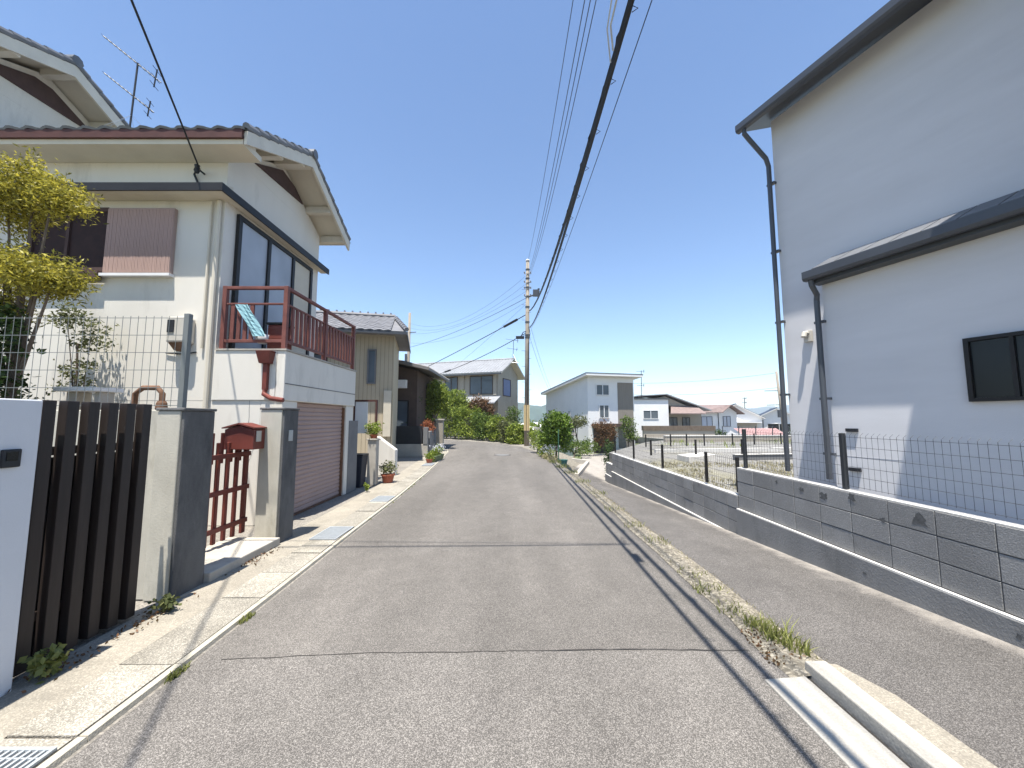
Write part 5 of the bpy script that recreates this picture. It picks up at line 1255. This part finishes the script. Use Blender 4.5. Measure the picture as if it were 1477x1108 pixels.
cable('overhead_wire', 'upper distant wire running left from the far right pole', cat_pts((35.7, 52, 7.9), (8, 62, 7.9), .9), .022, M['wire'], cat='wire', n=4)
cable('overhead_wire', 'lower distant wire running left from the far right pole', cat_pts((35.7, 52, 5.9), (8, 62, 6.3), .9), .022, M['wire'], cat='wire', n=4)

# ------------------------------------------------------------------ far town and hills
twn = MB(); rnd = random.Random(99)
for i in range(420):
    y = rnd.uniform(160, 850); x = rnd.uniform(-.25, .95)*y
    w, d, h = rnd.uniform(6, 11), rnd.uniform(6, 10), rnd.uniform(4, 7.5); z = far_z(x, y)
    twn.box(x, x+w, y, y+d, z-1, z+h); twn.prism([(x-.5, y-.5, z+h+.01), (x-.5, y+d+.5, z+h+.01), (x-.5, y+d/2, z+h+2.2)], (w+1, 0, 0))
tag(twn.build('far_town', M['offwhite']), 'tiny pale houses of the far town below the hills', 'town', kind='stuff')
wd = MB(); rnd = random.Random(98)
for i in range(1100):
    y = rnd.uniform(90, 900); x = rnd.uniform(-.3, 1.0)*y; z = far_z(x, y); s_ = rnd.uniform(2.2, 5)
    for k in range(10):
        wd.leaf((x+rnd.gauss(0, s_*.5), y+rnd.gauss(0, s_*.5), z+abs(rnd.gauss(s_*.6, s_*.35))), s_*1.1, rnd, .8)
tag(wd.build('far_woods', M['leaf_dark']), 'far-off dark green trees scattered through the town', 'woods', kind='stuff')
def ridge(name, y, depth, x0, x1, hfun, m, nx=90):
    g = MB(); ny = 9
    for j in range(ny):
        f = j/(ny-1)
        for i in range(nx+1):
            x = lerp(x0, x1, i/nx); k = math.sin(math.pi*f)**1.2
            z = -16+k*(hfun(x)+16)*(.9+.2*noise.noise(Vector((x*.01, f*4, 0))))
            g.v.append((x, y+depth*(f-.5), z))
    for j in range(ny-1):
        for i in range(nx): g.f.append((j*(nx+1)+i, j*(nx+1)+i+1, (j+1)*(nx+1)+i+1, (j+1)*(nx+1)+i))
    o = g.build(name, m, smooth=True); tag(o, kind='structure')
ridge('hills', 1150, 240, -700, 520, lambda x: 52*max(0, 1-((x-80)/430)**2)+8*noise.noise(Vector((x*.02, 0, 0)))+5*noise.noise(Vector((x*.06, 3, 0))), M['hill'])
ridge('mountains', 2500, 700, -2700, 2800, lambda x: 88+28*noise.noise(Vector((x*.0024, 7, 0)))+10*noise.noise(Vector((x*.011, 2, 0))), M['hillfar'], 200)
rgx = MB()

# ------------------------------------------------------------------ air
hz = MB().box(-2880, 2880, -38, 2950, -40, 135)
hm = bpy.data.materials.new('haze'); hm.use_nodes = True; nt = hm.node_tree
for n_ in list(nt.nodes):
    if n_.type == 'BSDF_PRINCIPLED': nt.nodes.remove(n_)
pv = nd(nt, 'ShaderNodeVolumePrincipled'); pv.inputs['Color'].default_value = (.80, .89, 1, 1); pv.inputs['Density'].default_value = .00026
nt.links.new(pv.outputs[0], nt.nodes['Material Output'].inputs['Volume'])
HAZE = hz.build('haze', hm); tag(HAZE, kind='stuff', label='pale bluish haze in the distance', cat='haze')

# ------------------------------------------------------------------ light, sky, camera
sun_dir = Vector((-.075, -.27, 1)).normalized()
sl = bpy.data.lights.new('sun', 'SUN'); sl.energy = 5.0; sl.angle = R(.53); sl.color = (1, .95, .87)
so = bpy.data.objects.new('sun', sl); COL.objects.link(so); so.rotation_euler = sun_dir.to_track_quat('Z', 'Y').to_euler(); so.location = (0, 0, 50)
w = bpy.data.worlds.new('World'); S.world = w; w.use_nodes = True
nt = w.node_tree; bgn = nt.nodes['Background']
sk = nd(nt, 'ShaderNodeTexSky', sky_type='NISHITA'); sk.sun_disc = False
sk.sun_elevation = math.asin(sun_dir.z); sk.sun_rotation = math.atan2(sun_dir.x, sun_dir.y) % (2*math.pi)
sk.altitude = 0; sk.air_density = 1.0; sk.dust_density = .15; sk.ozone_density = 4.5
nt.links.new(sk.outputs[0], bgn.inputs['Color']); bgn.inputs['Strength'].default_value = .112
cam = bpy.data.cameras.new('camera'); co = bpy.data.objects.new('camera', cam); COL.objects.link(co)
cam.sensor_width = 36; cam.lens = 36*560/1477; cam.clip_end = 20000; cam.clip_start = .05
co.location = (0, 0, 1.65); co.rotation_euler = (R(90)+math.atan(51/560), 0, 0)
S.camera = co
S.view_settings.view_transform = 'Standard'; S.view_settings.look = 'None'; S.view_settings.gamma = 1; S.view_settings.exposure = 1.05
S.cycles.volume_bounces = 1; S.cycles.max_bounces = 6; S.cycles.transparent_max_bounces = 8
